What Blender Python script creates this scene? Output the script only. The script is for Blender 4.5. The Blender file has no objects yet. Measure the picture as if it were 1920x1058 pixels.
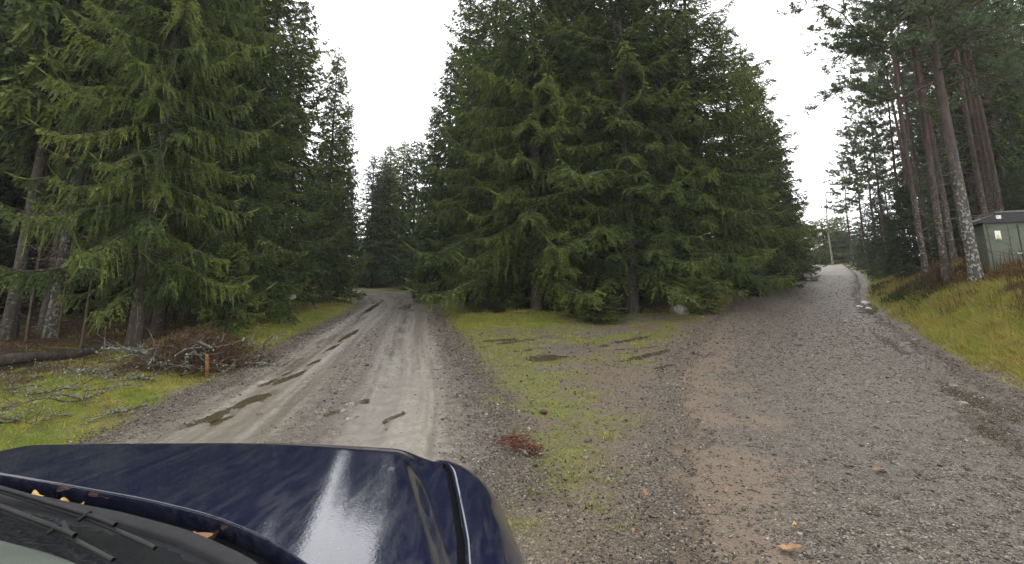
import bpy, math, random
import numpy as np
from math import radians as R_

C = bpy.context.scene.collection
# ------------------------------------------------------------------ camera
CAM_H = 1.65
PITCH = R_(11.0)
FPX = 950.0                      # focal length in pixels of a 1920 px wide picture
HORIZON = 515.0
SH = (529 - HORIZON) + FPX * math.tan(PITCH)
cam_d = bpy.data.cameras.new('camera')
cam = bpy.data.objects.new('camera', cam_d); C.objects.link(cam)
cam.location = (0, 0, CAM_H)
cam.rotation_euler = (R_(90) + PITCH, 0, 0)
cam_d.sensor_fit = 'HORIZONTAL'; cam_d.sensor_width = 36.0
cam_d.lens = FPX / 1920 * 36.0
cam_d.shift_y = -SH / 1920
cam_d.clip_start = 0.02; cam_d.clip_end = 2000
bpy.context.scene.camera = cam

# ------------------------------------------------------------------ sky, sun, exposure
SUN_EL, SUN_ROT = R_(42), R_(200)
w = bpy.data.worlds.new('World'); bpy.context.scene.world = w; w.use_nodes = True
nt = w.node_tree; nt.nodes.clear()
out = nt.nodes.new('ShaderNodeOutputWorld'); bg = nt.nodes.new('ShaderNodeBackground')
sky = nt.nodes.new('ShaderNodeTexSky'); sky.sky_type = 'NISHITA'; sky.sun_disc = False
sky.sun_elevation = SUN_EL; sky.sun_rotation = SUN_ROT; sky.dust_density = 3.0
tc = nt.nodes.new('ShaderNodeTexCoord')
cn = nt.nodes.new('ShaderNodeTexNoise'); cn.inputs['Scale'].default_value = 2.2; cn.inputs['Detail'].default_value = 5
cr = nt.nodes.new('ShaderNodeValToRGB')
cr.color_ramp.elements[0].position = .3; cr.color_ramp.elements[0].color = (12.2, 12.3, 12.4, 1)
cr.color_ramp.elements[1].position = .75; cr.color_ramp.elements[1].color = (15.5, 15.4, 15.2, 1)
mx = nt.nodes.new('ShaderNodeMix'); mx.data_type = 'RGBA'; mx.inputs[0].default_value = .88
nt.links.new(tc.outputs['Generated'], cn.inputs['Vector'])
nt.links.new(cn.outputs['Fac'], cr.inputs['Fac'])
nt.links.new(sky.outputs['Color'], mx.inputs[6]); nt.links.new(cr.outputs['Color'], mx.inputs[7])
nt.links.new(mx.outputs[2], bg.inputs['Color']); bg.inputs['Strength'].default_value = .1
nt.links.new(bg.outputs['Background'], out.inputs['Surface'])
sun_d = bpy.data.lights.new('sun', 'SUN'); sun_d.energy = .8; sun_d.angle = R_(40); sun_d.color = (1, .96, .9)
sun = bpy.data.objects.new('sun', sun_d); C.objects.link(sun)
sun.rotation_euler = (R_(90) - SUN_EL, 0, R_(180) - SUN_ROT + R_(180)); sun.location = (0, -20, 40)
sc = bpy.context.scene
sc.view_settings.view_transform = 'Standard'; sc.view_settings.look = 'None'
sc.view_settings.gamma = 1; sc.view_settings.exposure = 1.0
sc.render.engine = 'CYCLES'
sc.cycles.max_bounces = 5; sc.cycles.diffuse_bounces = 2; sc.cycles.glossy_bounces = 2
sc.cycles.transmission_bounces = 2; sc.cycles.transparent_max_bounces = 4
sc.cycles.caustics_reflective = False; sc.cycles.caustics_refractive = False

# ------------------------------------------------------------------ helpers
def hash2(ix, iy, s):
    n = (ix.astype(np.int64) * 374761393 + iy.astype(np.int64) * 668265263 + s * 974711) & 0xffffffff
    n = ((n ^ (n >> 13)) * 1274126177) & 0xffffffff
    n = n ^ (n >> 16)
    return (n & 0xffff) / 65535.0
def vnoise(x, y, s=0):
    x = np.asarray(x, float); y = np.asarray(y, float)
    ix = np.floor(x); iy = np.floor(y); fx = x - ix; fy = y - iy
    fx = fx * fx * (3 - 2 * fx); fy = fy * fy * (3 - 2 * fy)
    a = hash2(ix, iy, s); b = hash2(ix + 1, iy, s); c = hash2(ix, iy + 1, s); d = hash2(ix + 1, iy + 1, s)
    return (a * (1 - fx) + b * fx) * (1 - fy) + (c * (1 - fx) + d * fx) * fy
def fbm(x, y, s=0, o=4):
    t = 0; a = .5
    for i in range(o):
        t = t + a * vnoise(x, y, s + i * 17); x = x * 2.03 + 5.1; y = y * 2.03 + 1.7; a *= .5
    return t / (1 - .5 ** o)
def sst(a, b, x):
    t = np.clip((x - a) / (b - a), 0, 1); return t * t * (3 - 2 * t)
def nrm(v):
    return v / np.maximum(np.linalg.norm(v, axis=-1, keepdims=True), 1e-9)

def mesh_np(name, V, faces, mats, attrs=None, smooth=False, fmat=None):
    """V (n,3); faces = list of integer arrays (m,k)"""
    me = bpy.data.meshes.new(name)
    V = np.asarray(V, np.float32)
    me.vertices.add(len(V)); me.vertices.foreach_set('co', V.ravel())
    if not isinstance(faces, list): faces = [faces]
    faces = [np.asarray(f, np.int32) for f in faces if len(f)]
    tot = sum(f.size for f in faces); npoly = sum(len(f) for f in faces)
    me.loops.add(tot); me.polygons.add(npoly)
    me.loops.foreach_set('vertex_index', np.concatenate([f.ravel() for f in faces]))
    lens = np.concatenate([np.full(len(f), f.shape[1], np.int32) for f in faces])
    starts = np.concatenate([[0], np.cumsum(lens)[:-1]]).astype(np.int32)
    me.polygons.foreach_set('loop_start', starts)
    me.polygons.foreach_set('use_smooth', np.full(npoly, smooth))
    if not isinstance(mats, (list, tuple)): mats = [mats]
    for m in mats: me.materials.append(m)
    if fmat is not None: me.polygons.foreach_set('material_index', np.asarray(fmat, np.int32))
    me.update(calc_edges=True)
    for k, a in (attrs or {}).items():
        a = np.asarray(a, np.float32)
        if a.ndim == 1:
            at = me.attributes.new(k, 'FLOAT', 'POINT'); at.data.foreach_set('value', a)
        else:
            at = me.attributes.new(k, 'FLOAT_COLOR', 'POINT'); at.data.foreach_set('color', a.ravel())
    me.validate()
    return me
def link(name, me, parent=None, loc=None, **kw):
    o = bpy.data.objects.new(name, me); C.objects.link(o)
    if parent: o.parent = parent
    if loc is not None: o.location = loc
    for k, v in kw.items():
        if v is not None: o[k] = v
    return o
def empty(name, loc, rz=0., scale=None, label=None, category=None, group=None, rx=0., ry=0.):
    o = bpy.data.objects.new(name, None); C.objects.link(o)
    o.location = loc; o.rotation_euler = (rx, ry, rz); o.empty_display_size = .2
    if scale is not None: o.scale = scale
    if label: o['label'] = label
    if category: o['category'] = category
    if group: o['group'] = group
    return o

class Geo:
    """collects pieces of one mesh"""
    def __init__(s): s.v = []; s.f = {}; s.n = 0; s.t = []; s.m = {}
    def add(s, V, F, tone=None, mi=0):
        V = np.asarray(V, float).reshape(-1, 3); F = np.asarray(F, int)
        k = F.shape[1]
        s.f.setdefault(k, []).append(F + s.n); s.m.setdefault(k, []).append(np.full(len(F), mi))
        s.v.append(V); s.n += len(V)
        s.t.append(np.zeros(len(V)) if tone is None else np.broadcast_to(np.asarray(tone, float).ravel(), (len(V),)) if np.size(tone) == len(V) else np.full(len(V), float(np.mean(tone))))
    def mesh(s, name, mats, smooth=False):
        ks = sorted(s.f)
        return mesh_np(name, np.concatenate(s.v), [np.concatenate(s.f[k]) for k in ks], mats,
                       {'tone': np.concatenate(s.t)}, smooth, np.concatenate([np.concatenate(s.m[k]) for k in ks]))
    def box(s, c, d, rz=0., mi=0, bev=0., tone=None):
        c = np.array(c, float); h = np.array(d, float) / 2
        V = np.array([[x, y, z] for z in (-1, 1) for y in (-1, 1) for x in (-1, 1)], float) * h
        if rz:
            cs, sn = math.cos(rz), math.sin(rz)
            V = V @ np.array([[cs, sn, 0], [-sn, cs, 0], [0, 0, 1]])
        s.add(V + c, [[0, 2, 3, 1], [4, 5, 7, 6], [0, 1, 5, 4], [2, 6, 7, 3], [0, 4, 6, 2], [1, 3, 7, 5]], tone, mi)

def tubes(P, Rr, sides=5, cap=True):
    """P (B,n,3) paths, Rr (B,n) radii -> V, quads"""
    P = np.asarray(P, float); Rr = np.asarray(Rr, float)
    B, n, _ = P.shape
    T = np.empty_like(P); T[:, 1:-1] = P[:, 2:] - P[:, :-2]; T[:, 0] = P[:, 1] - P[:, 0]; T[:, -1] = P[:, -1] - P[:, -2]
    T = nrm(T)
    ref = np.where(np.abs(T[:, :1, 2:]) > .8, np.array([1., 0, 0]), np.array([0, 0, 1.]))
    ref = np.broadcast_to(ref, T.shape)
    U = nrm(np.cross(T, ref)); W = np.cross(T, U)
    a = np.arange(sides) / sides * 2 * math.pi
    V = P[:, :, None] + Rr[:, :, None, None] * (np.cos(a)[None, None, :, None] * U[:, :, None] + np.sin(a)[None, None, :, None] * W[:, :, None])
    i = np.arange(n - 1)[:, None] * sides; j = np.arange(sides)[None]
    j2 = (j + 1) % sides
    q = np.stack([i + j, i + j2, i + sides + j2, i + sides + j], -1).reshape(-1, 4)
    q = q[None] + (np.arange(B) * n * sides)[:, None, None]
    return V.reshape(-1, 3), q.reshape(-1, 4)

def kites(P, D, W):
    V = np.stack([P, P + .42 * D + W, P + D, P + .42 * D - W], 1).reshape(-1, 3)
    F = np.arange(len(P) * 4).reshape(-1, 4)
    return V, F

# ------------------------------------------------------------------ material helpers
class M_:
    def __init__(s, name):
        s.m = bpy.data.materials.new(name); s.m.use_nodes = True
        s.t = s.m.node_tree; s.t.nodes.clear()
        s.o = s.n('OutputMaterial'); s.p = s.n('BsdfPrincipled')
        s.l(s.p.outputs[0], s.o.inputs['Surface'])
        s._tc = None
    def n(s, typ, **kw):
        nd = s.t.nodes.new('ShaderNode' + typ)
        for k, v in kw.items(): setattr(nd, k, v)
        return nd
    def l(s, a, b): s.t.links.new(a, b)
    def co(s):
        if not s._tc: s._tc = s.n('TexCoord')
        return s._tc.outputs['Object']
    def val(s, sock, v):
        if hasattr(v, 'is_output') or hasattr(v, 'node'): s.l(v, sock)
        else: sock.default_value = v
    def mapped(s, scale, rot=(0, 0, 0)):
        mp = s.n('Mapping'); mp.inputs['Scale'].default_value = scale; mp.inputs['Rotation'].default_value = rot
        s.l(s.co(), mp.inputs['Vector']); return mp.outputs[0]
    def noise(s, scale, detail=4, rough=.55, vec=None, dist=0.):
        nd = s.n('TexNoise'); nd.inputs['Scale'].default_value = scale; nd.inputs['Detail'].default_value = detail
        nd.inputs['Roughness'].default_value = rough; nd.inputs['Distortion'].default_value = dist
        s.l(vec or s.co(), nd.inputs['Vector']); return nd.outputs['Fac']
    def vor(s, scale, feature='F1', rnd=1.0, vec=None):
        nd = s.n('TexVoronoi'); nd.feature = feature; nd.inputs['Scale'].default_value = scale
        nd.inputs['Randomness'].default_value = rnd
        s.l(vec or s.co(), nd.inputs['Vector']); return nd
    def ramp(s, fac, stops):
        nd = s.n('ValToRGB'); cr = nd.color_ramp
        while len(cr.elements) < len(stops): cr.elements.new(.5)
        for e, (p, c) in zip(cr.elements, stops):
            e.position = p; e.color = (*c, 1) if len(c) == 3 else c
        s.l(fac, nd.inputs['Fac']); return nd.outputs['Color']
    def rng(s, fac, a, b, c=0., d=1.):
        nd = s.n('MapRange'); nd.interpolation_type = 'SMOOTHSTEP'
        s.l(fac, nd.inputs[0])
        for i, v in zip((1, 2, 3, 4), (a, b, c, d)): nd.inputs[i].default_value = v
        return nd.outputs[0]
    def mix(s, f, a, b, mode='MIX'):
        nd = s.n('Mix'); nd.data_type = 'RGBA'; nd.blend_type = mode
        s.val(nd.inputs[0], f)
        for sk, v in ((nd.inputs[6], a), (nd.inputs[7], b)):
            if isinstance(v, tuple): sk.default_value = (*v, 1) if len(v) == 3 else v
            else: s.l(v, sk)
        return nd.outputs[2]
    def math(s, op, a, b=0.):
        nd = s.n('Math', operation=op); s.val(nd.inputs[0], a); s.val(nd.inputs[1], b); return nd.outputs[0]
    def attr(s, name, out='Fac'):
        nd = s.n('Attribute'); nd.attribute_name = name; return nd.outputs[out]
    def bump(s, h, strength=.5, dist=.02, normal=None):
        nd = s.n('Bump'); nd.inputs['Strength'].default_value = strength; nd.inputs['Distance'].default_value = dist
        s.l(h, nd.inputs['Height'])
        if normal: s.l(normal, nd.inputs['Normal'])
        return nd.outputs[0]
    def set(s, color=None, rough=None, spec=None, normal=None, metal=None):
        for k, v in (('Base Color', color), ('Roughness', rough), ('Specular IOR Level', spec), ('Normal', normal), ('Metallic', metal)):
            if v is None: continue
            sk = s.p.inputs[k]
            if isinstance(v, tuple): sk.default_value = (*v, 1) if len(v) == 3 else v
            else: s.val(sk, v)
        return s.m

def foliage(name, stops, rough=.6, trans=.25, spec=.14):
    m = M_(name); t = m.attr('tone')
    oi = m.n('ObjectInfo'); r = m.rng(oi.outputs['Random'], 0, 1, -.09, .09)
    nz = m.rng(m.noise(.9, 2), .3, .7, -.1, .1)
    c = m.ramp(m.math('ADD', m.math('ADD', t, r), nz), stops)
    m.set(c, rough, spec)
    tr = m.n('BsdfTranslucent'); m.l(c, tr.inputs['Color'])
    ms = m.n('MixShader'); ms.inputs[0].default_value = trans
    m.l(m.p.outputs[0], ms.inputs[1]); m.l(tr.outputs[0], ms.inputs[2]); m.l(ms.outputs[0], m.o.inputs['Surface'])
    return m.m
SPR = [(0., (.016, .028, .011)), (.35, (.043, .065, .019)), (.65, (.112, .138, .031)), (1., (.225, .245, .05))]
m_spruce = foliage('spruce_needles', SPR)
m_spruce_far = foliage('spruce_needles_shade_tone', [(0., (.015, .026, .012)), (.4, (.038, .058, .023)), (.7, (.070, .100, .034)), (1., (.12, .15, .05))])  # darker copy of the spruce needles, shade put into the colour
m_pine = foliage('pine_needles', [(0., (.045, .066, .034)), (.5, (.10, .132, .066)), (1., (.17, .205, .11))])
m_deadfol = foliage('dead_needles', [(0., (.03, .016, .010)), (.5, (.075, .036, .018)), (1., (.15, .075, .035))])
m_juniper = foliage('juniper_needles', [(0., (.014, .026, .012)), (.5, (.04, .062, .026)), (1., (.075, .105, .045))])
GRS = [(0., (.06, .034, .015)), (.18, (.17, .105, .035)), (.42, (.33, .26, .075)), (.62, (.27, .265, .045)), (.8, (.18, .215, .03)), (1., (.13, .19, .026))]
m_grass = foliage('grass_blades', GRS, .5, .3)
m_straw = foliage('dry_stalks', [(0., (.05, .025, .013)), (.5, (.13, .07, .032)), (1., (.26, .20, .09))], .6, .15)

def bark(name, cols, lichen=.0, licol=(.20, .22, .17), top=None, zt=(6, 10)):
    m = M_(name)
    n1 = m.noise(9, 5, .65, m.mapped((1, 1, .22))); n2 = m.noise(5, 4, .6)
    c = m.ramp(n1, [(.3, cols[0]), (.55, cols[1]), (.75, cols[2])])
    if top:
        sp = m.n('SeparateXYZ'); m.l(m.co(), sp.inputs[0])
        zz = m.math('ADD', sp.outputs[2], m.rng(n2, .2, .8, -1.5, 1.5))
        c = m.mix(m.rng(zz, zt[0], zt[1]), c, m.ramp(n1, [(.3, top[0]), (.7, top[1])]))
    if lichen > 0:
        f = m.rng(m.noise(11, 5, .7), .64 - lichen * .22, .68 - lichen * .22)
        if top:
            f = m.math('MULTIPLY', f, m.rng(sp.outputs[2], 1.5, 5.0, 1, .0))
        c = m.mix(m.math('MULTIPLY', f, .8), c, licol)
    return m.set(c, .8, .25, m.bump(n1, .8, .03))
m_bark = bark('spruce_bark', ((.022, .017, .014), (.045, .036, .030), (.085, .07, .06)), .25, (.12, .13, .11))
m_bark_lich = bark('lichened_bark', ((.03, .024, .02), (.055, .045, .038), (.10, .09, .075)), .55, (.20, .22, .18))
m_pinebark = bark('pine_bark', ((.03, .022, .02), (.07, .05, .043), (.12, .09, .075)), .45, (.22, .25, .2), ((.052, .031, .026), (.105, .060, .046)), (4.5, 9))
m_pinebark_l = bark('pine_bark_lichen', ((.035, .03, .027), (.07, .058, .05), (.115, .095, .08)), .52, (.30, .33, .28), ((.05, .034, .028), (.095, .064, .05)), (4, 9))
m_birch = bark('birch_bark', ((.10, .09, .075), (.30, .28, .22), (.48, .46, .38)), .2, (.25, .27, .16))
m_twig = bark('dry_twigs', ((.035, .025, .018), (.075, .055, .04), (.13, .10, .075)), .2, (.18, .19, .15))

# ------------------------------------------------------------------ ground layout (world metres, camera over the origin looking along +y)
LEFT = np.array([(-.7, -14, 2.1), (-1.3, -4, 2.1), (-2.05, 4.8, 2.05), (-2.75, 9.5, 1.95), (-3.9, 15.5, 1.95), (-5.0, 22, 1.9), (-6.6, 29.5, 1.85),
                 (-7.9, 34, 1.9), (-9.6, 38, 1.95), (-13, 40.6, 1.95), (-19, 41.6, 1.9), (-40, 43, 1.8)])
RIGHT = np.array([(-.5, -14, 2.2), (.6, -5, 2.3), (2.0, 0, 2.0), (3.45, 5, 1.95), (5.9, 10.5, 2.3), (9.3, 17, 2.45), (14.2, 25.5, 2.25), (19.6, 33, 2.1), (25, 41, 2.0),
                  (31.3, 51, 1.75), (36.0, 60, 1.6), (39.5, 68, 1.6), (40, 80, 1.6)])
def densify(p, step=.5):
    o = []
    # Catmull-Rom through the control points
    q = np.vstack([2 * p[0] - p[1], p, 2 * p[-1] - p[-2]])
    for i in range(1, len(q) - 2):
        L = np.linalg.norm(q[i + 1, :2] - q[i, :2]); n = max(2, int(L / step))
        t = np.linspace(0, 1, n, endpoint=False)[:, None]
        o.append(.5 * ((2 * q[i]) + (-q[i - 1] + q[i + 1]) * t + (2 * q[i - 1] - 5 * q[i] + 4 * q[i + 1] - q[i + 2]) * t ** 2 + (-q[i - 1] + 3 * q[i] - 3 * q[i + 1] + q[i + 2]) * t ** 3))
    o.append(p[-1:]); return np.concatenate(o)
LEFTd, RIGHTd = densify(LEFT, 1.5), densify(RIGHT, 1.5)
def lateral(x, y, P):
    x = np.asarray(x, float); y = np.asarray(y, float)
    best = np.full(x.shape, 1e9); sd = np.zeros(x.shape); hw = np.zeros(x.shape); ss = np.zeros(x.shape); acc = 0
    for a, b in zip(P[:-1], P[1:]):
        d = b[:2] - a[:2]; L = np.hypot(*d); d = d / L
        t = np.clip((x - a[0]) * d[0] + (y - a[1]) * d[1], 0, L)
        ex = x - a[0] - t * d[0]; ey = y - a[1] - t * d[1]
        ds = ex * ex + ey * ey
        m = ds < best
        best = np.where(m, ds, best)
        sd = np.where(m, np.sign(ex * d[1] - ey * d[0]) * np.sqrt(ds), sd)
        hw = np.where(m, a[2] + (b[2] - a[2]) * t / L, hw); ss = np.where(m, acc + t, ss)
        acc += L
    return sd, hw, ss
def softplus(x): return np.log1p(np.exp(np.clip(x, -30, 30)))
def base_h(x, y):
    x = np.asarray(x, float); y = np.asarray(y, float)
    a = sst(.12, .42, x / np.maximum(y, 1.))
    r = .068 * 3 * softplus((y - 17) / 3) - .12 * 4 * softplus((y - 62) / 4)
    h = np.maximum(r, -1.0) * a
    lr, hwr, _ = lateral(x, y, RIGHTd)
    e = lr - hwr
    h = h + (.65 + 1.15 * sst(4, 17, y) - 1.1 * sst(24, 46, y)) * sst(.35, 4.3, e) - .10 * np.exp(-((e - .35) / .3) ** 2) * sst(2, 4, y)
    ll, hwl, _ = lateral(x, y, LEFTd)
    e2 = -ll - hwl                           # left of the left road
    h = h - .08 * np.exp(-((e2 - .5) / .5) ** 2) + .25 * sst(2.5, 10, e2)
    mid = np.minimum(ll - hwl, -lr - hwr)    # between the roads
    h = h + .35 * sst(2.0, 9, mid) * sst(14, 24, y)
    h = h + .45 * sst(31, 45, y) * sst(-.05, -.15, x / np.maximum(y, 1.))
    off = np.minimum(np.abs(ll) - hwl, np.abs(lr) - hwr)
    h = h + (fbm(x * .55, y * .55, 3, 3) - .5) * .30 * sst(.3, 3, off)
    h = h + (fbm(x * 1.7, y * 1.7, 8, 3) - .5) * (.12 + .16 * sst(.3, 1.5, e)) * sst(.2, 1.5, off)
    # moss hummocks in front of the trees between the roads
    for (cx, cy, rr, hh) in ((-1.2, 19.6, .9, .22), (.6, 19.3, 1.0, .3), (-3.0, 27, 1.2, .35), (-4.4, 33, 1.4, .45), (-6.2, 40, 1.6, .5), (1.9, 19.9, .8, .18)):
        h = h + hh * np.exp(-((x - cx) ** 2 + (y - cy) ** 2) / rr ** 2)
    return h
def ray(px, py):
    u = (px - 960) / FPX; v = (529 - SH - py) / FPX
    c, s = math.cos(PITCH), math.sin(PITCH)
    return np.array([u, c - v * s, s + v * c])
def gnd(px, py):
    d = ray(px, py); lo, hi = .8, 120.
    for n in (60, 40, 40):
        t = lo * (hi / lo) ** np.linspace(0, 1, n)
        below = CAM_H + d[2] * t < base_h(d[0] * t, d[1] * t)
        k = max(1, int(np.argmax(below))) if below.any() else n - 1
        lo, hi = t[k - 1], t[k]
    return np.array([0, 0, CAM_H]) + d * hi
def xat(px, y, z=0.5):
    return (px - 960) / FPX * (y * math.cos(PITCH) + (z - CAM_H) * math.sin(PITCH))

# ---- puddles: (end a, end b in the picture plan, width) resolved to ground ellipses
PUD = []
def pud(a, b, wd, kind):
    A = gnd(*a); B = gnd(*b); c = (A + B) / 2; d = (B - A)[:2]; L = np.hypot(*d)
    PUD.append((c[0], c[1], L / 2, wd / 2, math.atan2(d[1], d[0]), kind))
for a, b, wd in (((985, 672), (1085, 666), .62), ((960, 660), (1005, 654), .22), ((925, 646), (1040, 634), .34), ((905, 640), (975, 634), .3),
                 ((1135, 648), (1225, 628), .30), ((1165, 656), (1250, 648), .16), ((1178, 676), (1258, 655), .30), ((1230, 692), (1272, 680), .14)):
    pud(a, b, wd, 'fork')
for a, b, wd in (((345, 806), (415, 775), .20), ((420, 772), (452, 757), .16), ((455, 762), (510, 738), .24), ((480, 728), (520, 710), .12), ((520, 722), (552, 706), .15), ((548, 712), (568, 698), .12), ((575, 690), (600, 677), .10), ((528, 706), (548, 696), .10),
                 ((608, 788), (640, 776), .13), ((640, 765), (684, 754), .18), ((650, 790), (668, 783), .08), ((725, 792), (760, 776), .10), ((392, 798), (440, 778), .12), ((610, 662), (640, 645), .1), ((640, 640), (668, 622), .12), ((668, 596), (716, 566), .22), ((752, 582), (766, 572), .5)):
    pud(a, b, wd, 'left')
for a, b, wd in (((1770, 722), (1905, 795), .42), ((1815, 770), (1918, 860), .4), ((1618, 586), (1634, 572), .5), ((1640, 628), (1700, 668), .22)):
    pud(a, b, wd, 'right')
def pud_field(x, y):
    f = np.full(np.shape(x), 9.)
    for cx, cy, a, b, an, k in PUD:
        dx = x - cx; dy = y - cy; c, s = math.cos(an), math.sin(an)
        u = (dx * c + dy * s) / a; v = (-dx * s + dy * c) / b
        f = np.minimum(f, np.sqrt(u * u + v * v))
    return f + (fbm(x * 5, y * 5, 44, 3) - .5) * .9
def road_masks(x, y):
    ll, hwl, sl = lateral(x, y, LEFTd); lr, hwr, sr = lateral(x, y, RIGHTd)
    return ll, hwl, sl, lr, hwr, sr
def surf_left(ll, sl, x, y):
    """height of the wheel ruts on the left road"""
    wob = (fbm(sl * .25, sl * 0 + 2, 5, 2) - .5) * .25
    l = ll + wob
    z = -.028 * np.exp(-((l + 1.15) / .26) ** 2) - .022 * np.exp(-((l + .55) / .16) ** 2) - .03 * np.exp(-((l - .62) / .30) ** 2) - .015 * np.exp(-((l - 1.2) / .16) ** 2)
    z = z + (fbm(ll * 11, sl * .22, 91, 3) - .5) * .026 + .022 * np.exp(-((l + .12) / .25) ** 2) + .02 * sst(1.4, 1.9, np.abs(l))
    z = z + (fbm(ll * 9, sl * .8, 12, 3) - .5) * .022 + (fbm(x * 7, y * 7, 15, 3) - .5) * .014
    return z
def ground_h(x, y):
    return base_h(x, y)

# ------------------------------------------------------------------ the ground sheet
def spaced(lo, flo, fhi, hi, fine, g=1.09):
    a = [flo]; st = fine
    while a[-1] > lo: st *= g; a.append(a[-1] - st)
    b = [fhi]; st = fine
    while b[-1] < hi: st *= g; b.append(b[-1] + st)
    mid = np.linspace(flo, fhi, int((fhi - flo) / fine) + 1)
    return np.concatenate([a[::-1][:-1], mid, b[1:]])
xs = spaced(-320, -9.5, 11.5, 320, .075); ys = spaced(-60, 2.2, 22, 420, .075, 1.07)
gx, gy = np.meshgrid(xs, ys)
x, y = gx.ravel(), gy.ravel()
ll, hwl, sl, lr, hwr, sr = road_masks(x, y)
eL = np.abs(ll) - hwl; eR = np.abs(lr) - hwr
nz1 = fbm(x * .8, y * .8, 21, 4); nz2 = fbm(x * 2.6, y * 2.6, 22, 4); nz3 = fbm(x * 7, y * 7, 23, 3)
z = ground_h(x, y)
pf = pud_field(x, y)
z = z - .03 * sst(1.1, .6, pf) - .10 * sst(0, -.5, np.minimum(eL, eR)) + (nz3 - .5) * .018
# zone masks
mid = np.minimum(ll - hwl, -lr - hwr)
grass = np.zeros_like(x)
left_v = (ll < 0)
eLl = -ll - hwl
g_left = sst(.15, .75, eLl + (nz2 - .5) * .9) * sst(3.6, 2.2, eLl + (nz1 - .5) * 2.0)
g_right = sst(.35, .9, (lr - hwr) + (nz2 - .5) * .6)
inmid = (mid > -.4)
fork = sst(-.3, .5, ll - hwl + (nz2 - .5) * .8) * sst(-.2, 1.2, -lr - hwr + (nz1 - .5) * 2.0)
g_mid_near = fork * sst(.40, .62, nz2 * .55 + nz1 * .45 + .06 + .10 * np.exp(-((ll - hwl - .8) / .9) ** 2)) * .56
g_mid_far = fork * sst(15.8, 17.4, y + (nz1 - .5) * 2 - .18 * (x)) * sst(22.5, 20.5, y - .3 * np.abs(x) + (nz1 - .5) * 2)
g_mid_far = g_mid_far * sst(1.6, .2, x - .9 + (nz2 - .5) * 1.5)
g_far = sst(.2, 1.0, ll - hwl) * sst(3.2, 1.6, ll - hwl + (nz1 - .5)) * sst(16, 20, y)
g_rl = sst(.3, .8, -lr - hwr) * sst(2.0, 1.0, -lr - hwr + (nz1 - .5)) * sst(24, 30, y) * .8
moss = np.clip(np.maximum(g_mid_far, g_far), 0, 1)
grass = np.clip(np.maximum.reduce([g_left, g_right, g_mid_near, g_rl]), 0, 1)
dirt = np.clip(fork * sst(2.6, .6, -lr - hwr + (nz1 - .5) * 1.5) * sst(20, 17, y - .3 * x), 0, 1)
litter = np.clip(np.maximum(sst(2.2, 3.6, eLl + (nz1 - .5) * 2.0), sst(18.6 - .9 * (x > .4), 20.4 - 1.2 * (x > .4), y - .35 * np.maximum(x, 0) - .15 * np.maximum(-x, 0) + (nz1 - .5) * 2.2) * sst(.8, 1.8, mid)), 0, 1)
litter = np.where(lr - hwr > 0, .35 * sst(7, 10, lr - hwr), litter)
moss = np.clip(moss + litter * sst(.55, .66, nz1 * .5 + nz2 * .5) * .7, 0, 1)
nx, ny = len(xs), len(ys)
idx = (np.arange(ny - 1)[:, None] * nx + np.arange(nx - 1)[None]).ravel()
F = np.stack([idx, idx + 1, idx + nx + 1, idx + nx], 1)

def gravel_color(m, tint=(1, 1, 1), scale=(65, 140)):
    v1 = m.vor(scale[0]); v2 = m.vor(scale[1])
    sep = m.n('SeparateColor'); m.l(v1.outputs['Color'], sep.inputs[0])
    sep2 = m.n('SeparateColor'); m.l(v2.outputs['Color'], sep2.inputs[0])
    S = [(0., (.022, .020, .019)), (.3, (.062, .054, .047)), (.6, (.105, .093, .080)), (.85, (.155, .138, .118)), (1., (.30, .28, .255))]
    S = [(p, tuple(a * b for a, b in zip(c, tint))) for p, c in S]
    c1 = m.ramp(sep.outputs[0], S); c2 = m.ramp(sep2.outputs[1], S)
    big = m.rng(m.noise(6, 3), .42, .62)
    c = m.mix(m.rng(sep.outputs[2], .35, .65), c2, c1)
    hgt = m.math('ADD', m.math('MULTIPLY', v1.outputs['Distance'], -1.0), m.math('MULTIPLY', v2.outputs['Distance'], -.5))
    return c, hgt, big

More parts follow.
